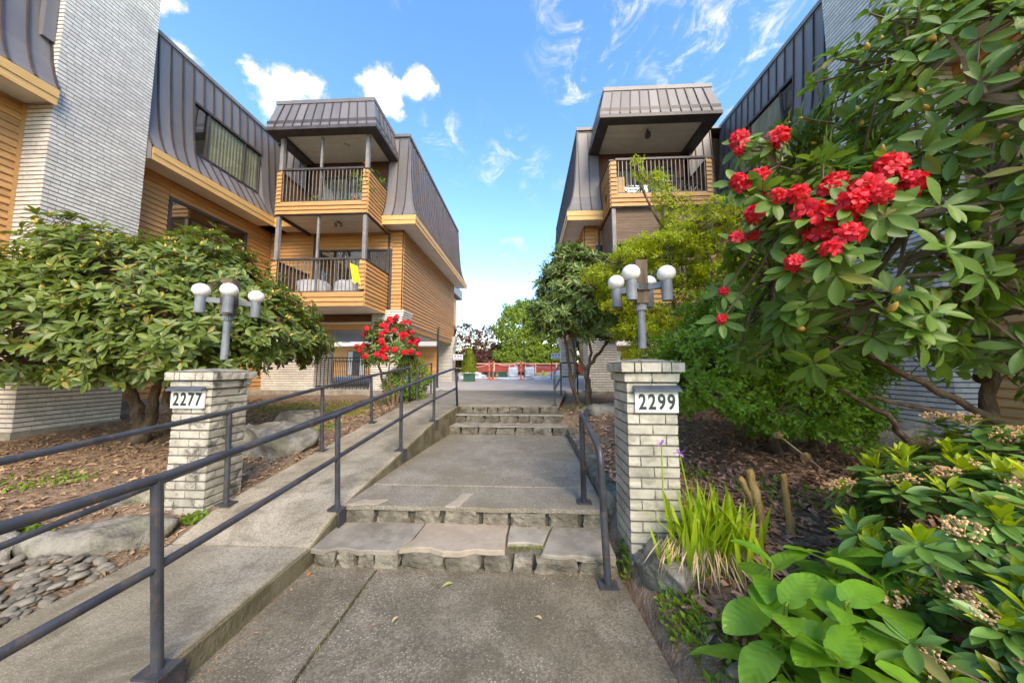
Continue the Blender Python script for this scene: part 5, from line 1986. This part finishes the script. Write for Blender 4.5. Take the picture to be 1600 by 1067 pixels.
# ---------------------------------------------------------------- boulders and pebbles
ROCK = [rough_box(9, 60+i, .5, .26) for i in range(6)]
for i, (x, y, z, sx, sy, sz, rz, lab) in enumerate((
        (-3.36, 2.42, .0, .78, .42, .36, .22, 'large flat grey boulder beside the ramp, left of the soot-stained pillar'),
        (-3.62, 2.95, .22, .42, .26, .26, .1, 'squarish grey boulder just left of the soot-stained pillar base'),
        (-3.95, 2.15, .06, .46, .36, .34, .4, 'rounded grey boulder at the left edge of the picture'),
        (-3.50, 4.35, .36, .95, .5, .46, -.3, 'pale pointed boulder in the bed behind the soot-stained pillar'),
        (-4.30, 5.9, .45, .7, .45, .3, .2, 'flat grey boulder at the edge of the mossy grass'),
        (.96, 2.28, .02, .30, .42, .34, .35, 'slanting grey boulder under the iris clump beside the path'),
        (1.55, 6.25, .40, .95, .6, .52, .2, 'mossy boulder at the foot of the slender tree'),
        (2.05, 6.0, .45, .6, .5, .5, .9, 'mossy boulder behind the cream pillar'),
        (4.6, 4.55, .40, 1.3, .6, .52, .1, 'long mossy boulder at the foot of the right brick tower'),
        (2.55, 2.75, .28, .26, .2, .2, .2, 'square grey stone in the mulch behind the broadleaf plant'),
        (2.82, 2.72, .28, .2, .18, .17, .7, 'small grey stone beside the square one in the mulch'),
        (2.45, 2.35, .20, .6, .35, .26, .1, 'flat tan stone slab behind the broadleaf plant'),
        (1.12, 1.55, .0, .35, .26, .24, .3, 'grey stone under the broadleaf plant at the path edge'),
        (.98, 1.62, -.03, .24, .18, .18, 1.1, 'pale round stone at the path edge below the iris clump'))):
    tag(MB().add([(v[0]*sx, v[1]*sy, v[2]*sz) for v in ROCK[i % 6].v], ROCK[i % 6].f).build('boulder', m_rock, None, True, TR(x, y, z+sz*.18, 1, 1, 1, rz)), lab, 'boulder', 'boulders in the garden beds')


def pebbles():
    r = random.Random(9)
    bed = MB().add([(-4.3, 1.0, .03), (-2.80, 1.0, .05), (-2.80, 2.25, .07), (-4.3, 2.25, .07)], [(0, 1, 2, 3)]).build('pebble_bed', m_soil)
    tag(bed, kind='structure')
    P = [Proto('pebble', rough_box(4, 80+i, .95, .1), m_pebble, True) for i in range(4)]
    items = []
    for i in range(700):
        x, y = r.uniform(-4.2, -2.86), r.uniform(1.05, 2.2)
        s = r.uniform(.025, .062)
        items.append((r.randrange(4), TR(x, y, max(.075, g1(x, y))+r.uniform(.0, .03), s*r.uniform(1.2, 1.8), s, s*.55, r.uniform(0, 6.3), r.uniform(-.3, .3), r.uniform(-.3, .3))))
    pieces(bed, 'pebble', 'small_pebbles', P, items, 300, 9)


pebbles()


# ---------------------------------------------------------------- mulch, grass, litter
_XL = ramp_xl(GY).tolist()
_XR = path_xr(GY).tolist()


def edge(tab, y):
    return tab[min(max(int((y+1.5)*10+.5), 0), len(tab)-1)]


def scatter(name, proto, n, region, mat_fn, seed, label=None, cat=None):
    r = np.random.default_rng(seed)
    its = []
    while len(its) < n:
        m = region(r)
        if m is not None:
            its.append((int(r.integers(0, len(proto))), m))
    o = merged(name, proto, its)
    tag(o, label, cat, kind='stuff')
    return o


def chip_shape(w, bow):
    return MB().add([(-w, -.5, 0), (w*.8, -.45, .03), (w, .05, bow), (-w*.9, .0, bow+.05), (w*.6, .5, 0), (-w*.7, .45, .02)], [(0, 1, 2, 3), (3, 2, 4, 5)])


def bed_left(r, s0, s1, flat=.35):
    x, y = r.uniform(-8.1, -2.45), r.uniform(1.3, 8.5)
    if x > edge(_XL, y)-.05 or (x < -8.0 and 4.6 < y < 6.2):
        return None
    if x > -4.2 and y < 2.1:
        return None
    s = r.uniform(s0, s1)
    return TR(x, y, g1(x, y)+.012, s, s, s, r.uniform(0, 6.3), r.normal(0, flat), r.normal(0, flat))


def bed_right(r, s0, s1, flat=.35):
    x, y = r.uniform(.8, 6.3), r.uniform(.9, 7.6)
    if x < edge(_XR, y)+.2 or (5.8 < x and 4.6 < y < 6.3):
        return None
    if y > 4.5 and r.random() < .6:
        return None
    s = r.uniform(s0, s1)
    return TR(x, y, g1(x, y)+.012, s, s, s, r.uniform(0, 6.3), r.normal(0, flat), r.normal(0, flat))


P_CHIP = [Proto('chip', chip_shape(.12, .08), m_chip), Proto('chip', chip_shape(.2, .14), m_chip), Proto('chip', chip_shape(.08, .03), m_chip)]
P_LIT = [Proto('litter', leaf_shape(.4, 2, .4, .3, .5), m_chip2), Proto('litter', chip_shape(.1, .2), m_chip2)]
P_CHIPR = [Proto('chip', chip_shape(a, b), m_chip_r) for a, b in ((.12, .08), (.2, .14), (.08, .03))]
scatter('bark_mulch', P_CHIPR, 17000, lambda r: bed_right(r, .035, .11), None, 1, 'dark brown bark mulch over the right-hand bed', 'mulch')
scatter('bark_mulch', P_CHIP+P_LIT, 15000, lambda r: bed_left(r, .03, .09), None, 2, 'tan bark mulch and litter over the left-hand bed', 'mulch')
scatter('leaf_litter', P_LIT, 900, lambda r: bed_right(r, .06, .13, .5), None, 3, 'dry fallen leaves scattered over the right-hand mulch', 'leaf litter')


def grass_at(cs):
    def f(r):
        x0, y0, rx, ry = cs[int(r.integers(0, len(cs)))]
        a, q = r.uniform(0, 6.28), math.sqrt(r.random())
        x, y = x0+rx*q*math.cos(a), y0+ry*q*math.sin(a)
        if edge(_XL, y)-.04 < x < edge(_XR, y)+.02:
            return None
        s = r.uniform(.025, .06)
        return TR(x, y, g1(x, y)+.008, s, s, s, r.uniform(0, 6.3), R(90)-abs(r.normal(.5, .4)), r.normal(0, .3))
    return f


P_GR = [Proto('grass_blade', leaf_shape(.16, 2, .1, .3, .4), m_moss)]
scatter('moss_grass', P_GR, 9000, grass_at([(-5.2, 7.2, 1.6, .8), (-5.0, 7.6, 1.9, .7), (-4.2, 6.7, .8, .5)]), None, 4, 'patch of mossy yellow-green grass below the left building', 'grass')
scatter('ground_weeds', [Proto('weed_leaf', leaf_shape(.6, 2, .2, .2, .5), m_weed)], 2000,
        grass_at([(.93, 1.7, .12, .42), (.86, 1.95, .1, .2), (-5.3, 3.3, .55, .3), (-2.88, 2.72, .09, .07), (-4.0, 2.45, .2, .08), (1.55, 3.4, .3, .2), (-3.4, 5.2, .3, .3), (1.1, 6.6, .5, .35), (2.2, 3.0, .35, .3), (.75, 2.55, .06, .12)]), None, 5, 'low green weeds in tufts along the path and beds', 'weeds')
scatter('crack_moss', P_GR, 260, lambda r: TR(-1.115+r.normal(0, .012), r.uniform(.3, 2.45), .002, .02, .022, .022, r.uniform(0, 6), R(80), 0) if r.random() < .5 else TR(r.uniform(-.15, .12), 2.56+r.normal(0, .02), .105, .03, .03, .03, r.uniform(0, 6), R(75), 0), None, 6, 'tiny moss and weeds in the cracks of the path', 'moss')



def litter_spot(r):
    k = r.random()
    if k < .45:
        x, y, z = -1.62+abs(r.normal(0, .05)), r.uniform(.2, 2.45), .006
    elif k < .6:
        x, y, z = r.uniform(-1.6, .6), 2.44-abs(r.normal(0, .03)), .006
    elif k < .75:
        x, y, z = r.uniform(-1.6, .6), 2.87-abs(r.normal(0, .03)), .14
    elif k < .88:
        y = r.uniform(3, 5.8)
        x, z = float(ramp_xr(y))+.03+abs(r.normal(0, .04)), .292
    else:
        x, y, z = r.uniform(-1.5, .6), r.uniform(.3, 2.4), .006
    s = r.uniform(.008, .022)
    return TR(x, y, z, s, s, s, r.uniform(0, 6.3), r.normal(0, .25), r.normal(0, .25))


scatter('path_grit', P_LIT+P_CHIP, 420, litter_spot, None, 8, 'small crumbs of bark and leaf along the path edges', 'litter')
m_fall = surf('fallen_leaf_orange', (0.55, 0.16, 0.05), (0.62, 0.25, 0.09), 20, 0.7, 0)
m_fallg = surf('fallen_leaf_green', (0.30, 0.33, 0.10), (0.40, 0.40, 0.16), 20, 0.6, 0)
for i, (x, y, z, s, rz, mt, lab) in enumerate(((-1.58, 2.33, .008, .06, .4, m_fall, 'orange fallen leaf at the foot of the ramp wall'), (-.52, 2.30, .012, .075, 1.9, m_fallg, 'pale green fallen leaf on the lower path'),
                                               (-.78, 2.0, .008, .045, 2.5, m_straw, 'small tan fallen leaf on the lower path'), (.08, 2.02, .008, .05, .9, m_straw, 'curled tan fallen leaf right of centre on the lower path'),
                                               (.80, 3.05, .34, .07, .2, m_fall, 'bright orange leaf caught beside the cream pillar'))):
    tag(leaf_shape(.5, 4, .4, .25, .5).build('fallen_leaf', mt, None, True, TR(x, y, z, s, s, s, rz, .1, .1)), lab, 'leaf', 'fallen leaves on the paving')

# ---------------------------------------------------------------- things on the balconies
m_pot = surf('clay_pot', (0.45, 0.18, 0.09), (0.55, 0.25, 0.13), 6, 0.8, 0)
m_white = surf('white_plastic', (0.75, 0.75, 0.74), (0.82, 0.82, 0.8), 3, 0.5, 0)
m_yellow = surf('yellow_cloth', (0.75, 0.60, 0.02), (0.85, 0.72, 0.05), 6, 0.8, 0)
m_grey = surf('grey_cover', (0.40, 0.40, 0.42), (0.55, 0.55, 0.57), 4, 0.7, 0.5, 12)
m_tyre = surf('tyre', (0.02, 0.02, 0.02), (0.03, 0.03, 0.03), 5, 0.8, 0)
m_bkgrn = surf('bike_green', (0.08, 0.35, 0.12), (0.10, 0.40, 0.15), 5, 0.4, 0)
m_bkblk = surf('bike_black', (0.03, 0.03, 0.035), (0.05, 0.05, 0.05), 5, 0.4, 0)
m_bkred = surf('bike_red', (0.5, 0.03, 0.03), (0.55, 0.04, 0.04), 5, 0.4, 0)
m_steel = surf('spoke_steel', (0.5, 0.5, 0.5), (0.6, 0.6, 0.6), 5, 0.3, 0, metallic=.8)
m_bamboo = surf('bamboo_blind', (0.17, 0.11, 0.075), (0.28, 0.19, 0.13), 3, 0.8, 0.2, 30, var=.2, stretch=(1, 1, 30))


def potted(x, y, z, h, lab, flower=False, seed=0):
    r = np.random.default_rng(seed)
    t = thing('potted_plant', lab, 'plant', (x, y, z), 'potted plants on the upper left balcony')
    MB().lathe([(.055, 0), (.08, .14), (.085, .15), (.07, .15), (.06, .12)], (0, 0, 0), 10).build('pot', m_pot if seed % 2 else m_white, t)
    P = small_leaf(m_round, .5)
    tips, ax = blob_tips([((0, 0, h*.6), (h*.35, h*.35, h*.42))], 40, r, (.3, 1), -1)
    o = merged('foliage', P, [(0, m) for m in rosettes(tips, ax, (3, 5), .09, (20, 90), r)], t)
    o['kind'] = 'stuff'
    MB().tube([(0, 0, .1), (0, 0, h*.6)], .008, 5).build('stem', m_twig, t)
    if flower:
        for k in range(4):
            link('flower_cluster', P_TRUSS[k % 3].me, t, along((r.normal(), -1, .4), (r.normal(0, .08), -.08, h*(.4+.2*k)), .8))
    return t


FB = 8.6
for i, (x, h, fl, lab) in enumerate(((-6.9, .4, 0, 'small green potted plant, leftmost behind the upper left railing'), (-6.35, .55, 0, 'green potted plant second from the left behind the upper left railing'), (-5.75, .35, 0, 'short potted plant at the middle of the upper left balcony'),
                                     (-5.25, .45, 1, 'potted plant with pink-red flowers near the right end of the upper left railing'), (-4.78, 1.5, 1, 'tall leafy plant with red blooms in the right corner of the upper left balcony'), (-6.62, .3, 1, 'small red-flowered pot near the left end of the upper left railing'))):
    potted(x, FB+.35, 6.11, h, lab, fl, i+1)
ft = MB()
vs = []
for i in range(9):
    for j in range(7):
        vs.append((-5.02+i*.030+.10*(j/6), FB-.045-.010*math.sin(i*1.6+j*.5), 4.45-j*.088-i*.012-(.05*math.sin(i*.9) if j == 6 else 0)))
ft.add(vs, [(i*7+j, i*7+j+1, (i+1)*7+j+1, (i+1)*7+j) for i in range(8) for j in range(6)])
tag(ft.build('cloth', m_yellow, None, True), 'bright yellow cloth hung on the lower left balcony railing', 'cloth')
for (x, sx, lab) in ((-6.55, .8, 'grey covered furniture at the left of the lower left balcony'), (-5.45, .7, 'grey covered chair behind the yellow cloth on the lower left balcony')):
    b = rough_box(6, int(-x*10), .5, .16)
    tag(MB().add([(v[0]*sx, v[1]*.55, v[2]*.75) for v in b.v], b.f).build('covered_furniture', m_grey, None, True, TR(x, 9.3, 3.39+.36)), lab, 'furniture')


def bicycle(x, y, z, mat, label, rz=0.0, s=1.0):
    t = thing('bicycle', label, 'bicycle', (x, y, z), 'bicycles on the upper right balcony')
    t.rotation_euler = (0, 0, rz)
    t.scale = (s, s, s)
    for wx in (-.5, .5):
        w = MB().tube([(wx+.31*math.cos(a), 0, .33+.31*math.sin(a)) for a in np.linspace(0, 2*PI, 25)], .02, 6, False).build('wheel', m_tyre, t)
        sp = MB()
        for k in range(12):
            a = k*PI/6
            sp.tube([(wx, 0, .33), (wx+.3*math.cos(a), 0, .33+.3*math.sin(a))], .0025, 3, False)
        sp.build('spokes', m_steel, w)
    f = MB()
    for a, b in (((-.5, 0, .33), (-.05, 0, .3)), ((-.5, 0, .33), (-.18, 0, .78)), ((-.05, 0, .3), (-.2, 0, .85)), ((-.05, 0, .3), (.36, 0, .75)), ((-.18, 0, .78), (.34, 0, .83)), ((.34, 0, .95), (.5, 0, .33))):
        f.tube([a, b], .02, 6)
    f.build('frame', mat, t)
    MB().tube([(.34, -.26, 1.0), (.32, -.1, 1.0), (.32, .1, 1.0), (.34, .26, 1.0)], .013, 6).tube([(.34, 0, .9), (.32, 0, 1.0)], .014, 6).build('handlebar', m_bkblk, t)
    MB().add([(-.34, -.06, .89), (-.34, .06, .89), (-.08, .02, .89), (-.08, -.02, .89), (-.34, -.05, .85), (-.34, .05, .85), (-.08, .01, .86), (-.08, -.01, .86)], [(0, 1, 2, 3), (7, 6, 5, 4), (0, 3, 7, 4), (3, 2, 6, 7), (2, 1, 5, 6), (1, 0, 4, 5)]).build('saddle', m_tyre, t)
    return t


bicycle(3.05, 9.2, 6.11, m_bkblk, 'black bicycle at the left of the upper right balcony', .25, .95)
bicycle(3.55, 9.0, 6.11, m_bkgrn, 'green-framed bicycle at the middle of the upper right balcony', -.2, .95)
bicycle(4.25, 9.1, 6.11, m_bkblk, 'dark bicycle at the right end of the upper right balcony, front wheel outward', 2.9, 1.0)
tag(MB().box(2.62, 2.86, 9.0, 9.04, 6.11, 7.05).build('board', m_fascia), 'pale plywood board leaning behind the upper right railing', 'board')


def blind(x0, x1, y0, y1, z0, z1, lab):
    t = thing('bamboo_blind', lab, 'blind', ((x0+x1)/2, (y0+y1)/2, z0), 'bamboo blinds of the lower right balcony')
    L = TR(*(-np.array([(x0+x1)/2, (y0+y1)/2, z0])))
    n = int((z1-z0)/.022)
    its = []
    for i in range(n):
        z = z0+(z1-z0)*i/n
        its.append((0, L @ TR((x0+x1)/2, (y0+y1)/2, z, max(x1-x0, .012), max(y1-y0, .012), .018)))
    o = merged('slats', [Proto('slat', MB().box(-.5, .5, -.5, .5, 0, 1), m_bamboo)], its, t)
    o['kind'] = 'stuff'
    MB().box(x0-.01, x1+.01, y0-.012, y1+.012, z1, z1+.05).build('head_rail', m_bamboo, t, False, L)


blind(2.48, 3.75, 8.70, 8.712, 4.95, 5.84, 'wide brown bamboo blind across the front of the lower right balcony')
blind(3.80, 5.05, 8.70, 8.712, 5.2, 5.84, 'shorter brown bamboo blind at the right of the lower right balcony')
blind(2.40, 2.412, 8.75, 9.95, 4.75, 5.84, 'narrow bamboo blind on the path side of the lower right balcony')

# ---------------------------------------------------------------- courtyard and far background
m_orange = surf('orange_plastic', (0.80, 0.10, 0.03), (0.88, 0.16, 0.05), 5, 0.6, 0)
m_maroon = surf('maroon_board', (0.30, 0.045, 0.035), (0.36, 0.06, 0.045), 5, 0.7, 0, var=.1)
m_tape = surf('barrier_tape', (0.80, 0.28, 0.22), (0.85, 0.45, 0.40), 8, 0.6, 0)
m_tarp = surf('white_tarp', (0.70, 0.70, 0.70), (0.80, 0.80, 0.80), 3, 0.6, 0.3, 8)
m_bag = surf('bulk_bag', (0.55, 0.62, 0.70), (0.75, 0.78, 0.80), 2.5, 0.7, 0.5, 9)
m_pinkwood = surf('bare_timber', (0.68, 0.42, 0.26), (0.76, 0.52, 0.34), 4, 0.8, 0)
m_green = surf('green_bin', (0.02, 0.09, 0.06), (0.03, 0.12, 0.08), 4, 0.5, 0)
m_dirt = surf('sandy_soil', (0.40, 0.29, 0.17), (0.50, 0.37, 0.23), 3, 0.95, 0.8, 20)
m_yplast = surf('yellow_plastic', (0.75, 0.60, 0.02), (0.8, 0.66, 0.04), 3, 0.4, 0)
m_blue = surf('sign_blue', (0.18, 0.20, 0.50), (0.22, 0.24, 0.55), 3, 0.5, 0)
G = .765


def fence_low():
    t = thing('barrier_fence', 'low maroon hoarding with pink timber posts across the courtyard', 'fence', (-1, 27, G))
    L = TR(1, -27, -G)
    for i in range(16):
        x = -5.2+i*.62
        MB().box(x, x+.61, 27, 27.03, G+.35, G+1.0).build('board', m_maroon, t, False, L)
    for i in range(6):
        x = -4.6+i*1.75
        MB().box(x, x+.09, 26.9, 26.99, G, G+1.12).build('post', m_pinkwood, t, False, L)
    MB().box(-5.2, 4.7, 26.88, 26.92, G+1.02, G+1.09).build('rail', m_pinkwood, t, False, L)


fence_low()
for i, (x, y, lab) in enumerate(((-2.35, 19.5, 'orange delineator post, leftmost of three in the courtyard'), (-2.0, 18.6, 'orange delineator post, nearest of three in the courtyard'), (-.38, 19.0, 'orange delineator post, rightmost of three in the courtyard'))):
    t = thing('delineator_post', lab, 'post', (x, y, G), 'orange delineator posts')
    MB().lathe([(.2, 0), (.2, .05), (.07, .07), (.04, .1), (.035, 1.0), (.045, 1.02), (.045, 1.1), (.02, 1.12)], (0, 0, 0), 10).build('body', m_orange, t)
    for z in (.55, .8):
        MB().lathe([(.042, z), (.042, z+.1)], (0, 0, 0), 10).build('reflective_band', m_tape, t)
for i, (p, q, lab) in enumerate((((-5.0, 21, 1.45), (-2.0, 18.6, 1.75), 'red-white tape running left from the nearest delineator post'), ((-2.0, 18.6, 1.75), (-.38, 19.0, 1.8), 'red-white tape between the delineator posts'), ((-.38, 19.0, 1.8), (2.6, 21, 1.5), 'red-white tape running right from the delineator post'))):
    pts = [np.array(p)*(1-u)+np.array(q)*u+np.array([0, 0, -.18*math.sin(PI*u)]) for u in np.linspace(0, 1, 9)]
    mb = MB()
    vs = []
    for a in pts:
        vs += [tuple(a), (a[0], a[1]+.005, a[2]+.06)]
    mb.add(vs, [(2*k, 2*k+2, 2*k+3, 2*k+1) for k in range(8)])
    tag(mb.build('barrier_tape', m_tape), lab, 'tape', 'barrier tapes in the courtyard')


def bulk_bag(x, y, lab):
    t = thing('bulk_bag', lab, 'bag', (x, y, G), 'white and blue bulk bags')
    b = rough_box(6, int(x*50)+99, .35, .12)
    MB().add([(v[0]*.68, v[1]*.62, v[2]*.75+.37) for v in b.v], b.f).build('bag', m_bag, t, True)
    for sx in (-.3, .3):
        MB().tube([(sx, -.2, .7), (sx*.9, -.1, .88), (sx, .15, .7)], .02, 5).build('loop', m_white, t)


bulk_bag(-1.05, 23.5, 'bulk bag of building material, left of the two in the courtyard')
bulk_bag(.15, 23.7, 'bulk bag of building material, right of the two in the courtyard')
t = thing('jug', 'yellow plastic jug on the courtyard floor', 'jug', (1.0, 20.5, G))
MB().lathe([(.11, 0), (.13, .03), (.13, .32), (.06, .42), (.04, .48)], (0, 0, 0), 12).build('body', m_yplast, t)
MB().lathe([(.045, .48), (.045, .53)], (0, 0, 0), 10).build('cap', m_white, t)
for i, (x, y, sx, sy, sz, mt, lab) in enumerate(((-3.9, 21.5, 1.7, .9, .5, m_tarp, 'white tarpaulin heap at the left of the courtyard'), (-1.5, 20.3, 3.2, .6, .12, m_tarp, 'flat white sheet behind the delineator posts'), (.9, 20.0, 1.1, .5, .22, m_tarp, 'small white plastic heap in front of the bulk bags'),
                                                 (2.3, 22, 1.2, .8, .55, m_tarp, 'white bag heap at the right of the courtyard'), (-1.8, 24.5, 1.4, .9, .45, m_dirt, 'heap of sandy soil behind the left bulk bag'), (1.3, 25, 2.4, 1, .45, m_dirt, 'heap of sandy soil behind the yellow jug'))):
    b = rough_box(8, 130+i, .55, .25)
    tag(MB().add([(v[0]*sx, v[1]*sy, max(0, v[2]+.3)*sz) for v in b.v], b.f).build('heap', mt, None, True, TR(x, y, G)), lab, 'heap')
for i, (x, lab) in enumerate(((-2.55, 'dark green crate, left of two behind the delineator posts'), (-1.75, 'dark green crate, right of two behind the delineator posts'))):
    t = thing('crate', lab, 'crate', (x, 22.6, G), 'green crates')
    MB().box(-.3, .3, -.2, .2, 0, .03).box(-.3, .3, -.2, -.17, .03, .42).box(-.3, .3, .17, .2, .03, .42).box(-.3, -.27, -.17, .17, .03, .42).box(.27, .3, -.17, .17, .03, .42).build('body', m_green, t)
    MB().box(-.33, .33, -.23, -.2, .38, .44).box(-.33, .33, .2, .23, .38, .44).build('rim', m_green, t)
# tall wire fence
t = thing('wire_fence', 'tall thin dark wire fence behind the courtyard', 'fence', (-2.2, 19.8, G))
L = TR(2.2, -19.8, -G)
for x in (-2.2, -.2, 1.5):
    MB().tube([(x, 19.8, G), (x, 19.8, G+2.25)], .025, 6).build('post', m_iron, t, False, L)
for k in range(10):
    z = G+.35+k*.21
    MB().tube([(-2.2, 19.8, z), (1.5, 19.8, z)], .005, 3, False).build('wire', m_iron, t, False, L)
# support posts in the passage
for i, (x, y, lab) in enumerate(((-3.25, 11.4, 'thin dark post, right of the pair beside the passage'), (-3.5, 12.2, 'thin dark post, left of the pair beside the passage'))):
    tag(MB().tube([(0, 0, 0), (0, 0, 2.2)], .03, 8).lathe([(.06, 0), (.06, .02)], (0, 0, 0), 8).build('steel_post', m_iron, None, False, TR(x, y, G)), lab, 'post')
# small notices on the piers
for i, (x, y, z, lab) in enumerate(((-3.72, 16.9, 2.05, 'small white and blue notice by the left far pier'), (1.52, 16.9, 2.1, 'small white and blue notice by the right far pier'))):
    t = thing('notice', lab, 'sign', (x, y, z), 'small notices on the far piers')
    MB().box(-.27, .27, -.012, 0, -.15, .15).build('plate', m_white, t)
    for k in range(3):
        MB().lathe([(.055, 0), (.055, .006)], (0, 0, 0), 10).build('symbol', m_blue, t, False, np.array(Matrix.Translation((-.16+k*.16, -.013, .05)) @ Matrix.Rotation(PI/2, 4, 'X')))
    MB().box(-.2, .2, -.018, -.013, -.1, -.06).build('text_line', m_blue, t)
    if i == 0:
        MB().tube([(0, .02, -1.285), (0, .02, -.15)], .02, 6).build('stand', m_iron, t)
# potted conifer
t = thing('potted_conifer', 'clipped yellow-green conifer in a dark green pot by the left far pier', 'plant', (-3.05, 16.6, G))
MB().box(-.27, .27, -.22, .22, 0, .36).box(-.3, .3, -.25, .25, .36, .42).build('pot', m_green, t)
rc = np.random.default_rng(61)
n = 900
h = rc.random(n)**1.3
a = rc.uniform(0, 6.28, n)
rr = (.40*(1-h)**.7+.03)*rc.uniform(.6, 1.05, n)
ps = np.c_[rr*np.cos(a), rr*np.sin(a), .45+h*1.2]
dv = np.c_[np.cos(a)*.5, np.sin(a)*.5, np.full(n, 1.0)]+rc.normal(0, .2, (n, 3))
o = merged('foliage', small_leaf(m_conif, .5), [(0, m) for m in frames(ps, dv, np.c_[np.cos(a), np.sin(a), np.full(n, .1)], rc.uniform(.12, .2, n))], t)
o['kind'] = 'stuff'
o = merged('low_foliage', small_leaf(m_lime, .5), [(0, m) for m in rosettes(*blob_tips([((0, 0, .52), (.36, .3, .18))], 60, rc), (3, 5), .12, (20, 80), rc)], t)
o['kind'] = 'stuff'
MB().tube([(0, 0, .3), (0, 0, 1.5)], .03, 6).build('trunk', m_bark, t)


# ---------------------------------------------------------------- far houses and trees
m_farwall = wood_siding('far_orange_siding', (0.58, 0.26, 0.08), (0.70, 0.36, 0.13))
m_cream = surf('cream_render', (0.70, 0.64, 0.54), (0.76, 0.70, 0.60), 2, 0.8, 0)


def far_house(x0, x1, y, lab, sgn):
    t = thing('courtyard_house', lab, 'building', ((x0+x1)/2, y, G))
    L = TR(-(x0+x1)/2, -y, -G)
    w = MB().box(x0, x1, y, y+6, G-.2, 8.5).build('wall', m_farwall, t, False, L)
    n = int((8.3-G)/.25)
    P = Proto('board', MB().box(0, 1, -.02, 0, 0, .235), m_farwall)
    for i in range(n):
        link('board', P.me, w, TR(x0, y-.001, G+i*.25, x1-x0, 1, 1))
    MB().box(x0-.1, x1+.1, y-1.3, y-.03, 3.4, 4.45).build('balcony_front', m_cream, t, False, L)
    MB().box(x0-.1, x1+.1, y-1.32, y-.03, 3.2, 3.4).build('balcony_soffit', m_soffit, t, False, L)
    MB().box(x0-.5, x1+.5, y-1.0, y+6.5, 8.5, 9.4).build('roof', m_roof, t, False, L)
    k = int((x1-x0)/3)
    for i in range(k):
        xa = x0+.9+i*3.0
        wd = MB().box(xa, xa+1.5, y-.05, y-.022, G+.05, G+2.1).build('door', m_dark, t, False, L)
        MB().box(xa+.05, xa+.45, y-.06, y-.052, G+.1, G+2.05).box(xa+1.1, xa+1.45, y-.06, y-.052, G+.1, G+2.05).build('pane', m_blind, wd)
        wd = MB().box(xa, xa+1.6, y-.05, y-.022, 4.6, 6.3).build('window', m_dark, t, False, L)
        MB().box(xa+.08, xa+.75, y-.06, y-.052, 4.7, 6.2).box(xa+.85, xa+1.52, y-.06, y-.052, 4.7, 6.2).build('pane', m_blind, wd)
        MB().box(xa+.2, xa+.9, y-1.33, y-1.321, 3.5, 4.35).build('vent_panel', m_post, t, False, L)


far_house(-22, -7.3, 26, 'orange-sided house behind the courtyard, seen through the passage on the left', -1)
far_house(5.2, 20, 26, 'orange-sided house behind the courtyard, seen behind the cream pillar', 1)


def far_tree(name, lab, x, y, z0, blobs, n, L, mat, seed, trunk_r=.2, W=.5, forks=None, depth=(.2, 1.05), k=30, low=-.9, twigs=.15):
    rng = np.random.default_rng(seed)
    t = thing(name, lab, 'tree', (x, y, z0), 'trees behind the courtyard')
    Lc = TR(-x, -y, -z0)
    tips, axes = blob_tips(blobs, n, rng, depth, low, .22, .3)
    mb = MB()
    c = np.mean([b[0] for b in blobs], axis=0)
    trunk_tube(mb, [(x, y, z0), (x, y, (z0+c[2])/2), tuple(c)], trunk_r, trunk_r*.4, seed, 7, .05)
    mb.build('trunk', m_bark, t, True, Lc)
    branches([tuple(c), (x, y, (z0+c[2])/2)], tips, k, trunk_r*.4, rng, .02, twigs=twigs).build('branches', m_twig, t, False, Lc)
    m = rosettes(tips, axes, (5, 7), L, (20, 110), rng, L)
    m[:, :3, 3] -= np.array([x, y, z0])
    o = merged('crown', small_leaf(mat, W), [(0, q) for q in m], t)
    o['kind'] = 'stuff'
    return t


far_tree('broadleaf_tree', 'full bright green tree directly behind the courtyard', -.3, 31, .7, [((-.9, 31, 5.0), (2.2, 2, 2.8)), ((.9, 31, 4.6), (2.0, 1.8, 2.3)), ((-.6, 30.6, 2.6), (2.6, 1.6, 1.3)), ((1.6, 30.5, 2.4), (1.8, 1.4, 1.1)), ((0, 31, 6.9), (1.5, 1.2, 1.2))], 4200, .24, m_green_far, 71)
far_tree('plum_tree', 'purple-leaved plum tree left of the green tree behind the courtyard', -5.0, 31, .7, [((-5.2, 31, 3.6), (1.3, 1.3, 1.7)), ((-3.9, 31.5, 4.2), (1.2, 1.2, 1.7)), ((-6.4, 31, 4.6), (1.2, 1.2, 1.4)), ((-4.6, 31, 2.4), (1.4, 1, 1.1))], 900, .17, m_plum_far, 72, .14, k=90, depth=(.1, 1.1), twigs=1.0)
far_tree('dark_tree', 'dark evergreen tree low behind the hoarding, left of centre', -3.6, 34, .7, [((-3.6, 34, 2.2), (2.2, 1, 1.7)), ((-6, 34, 2.0), (2, 1, 1.5)), ((-8.5, 34, 2.0), (2, 1, 1.5))], 2200, .24, m_dark_far, 73)
far_tree('dark_tree', 'dark evergreen tree low behind the hoarding, right of centre', 2.6, 34, .7, [((2.6, 34, 2.0), (2.4, 1, 1.6)), ((4.6, 34, 3.0), (1.6, 1, 2.4)), ((.2, 34, 1.8), (2, 1, 1.3))], 2200, .24, m_dark_far, 74)
SC.cycles.use_denoising = True
SC.cycles.max_bounces = 6
SC.cycles.diffuse_bounces = 4
SC.cycles.glossy_bounces = 3
SC.cycles.transparent_max_bounces = 8
SC.cycles.caustics_reflective = False
SC.cycles.caustics_refractive = False
SC.cycles.use_adaptive_sampling = True
SC.cycles.adaptive_threshold = 0.02
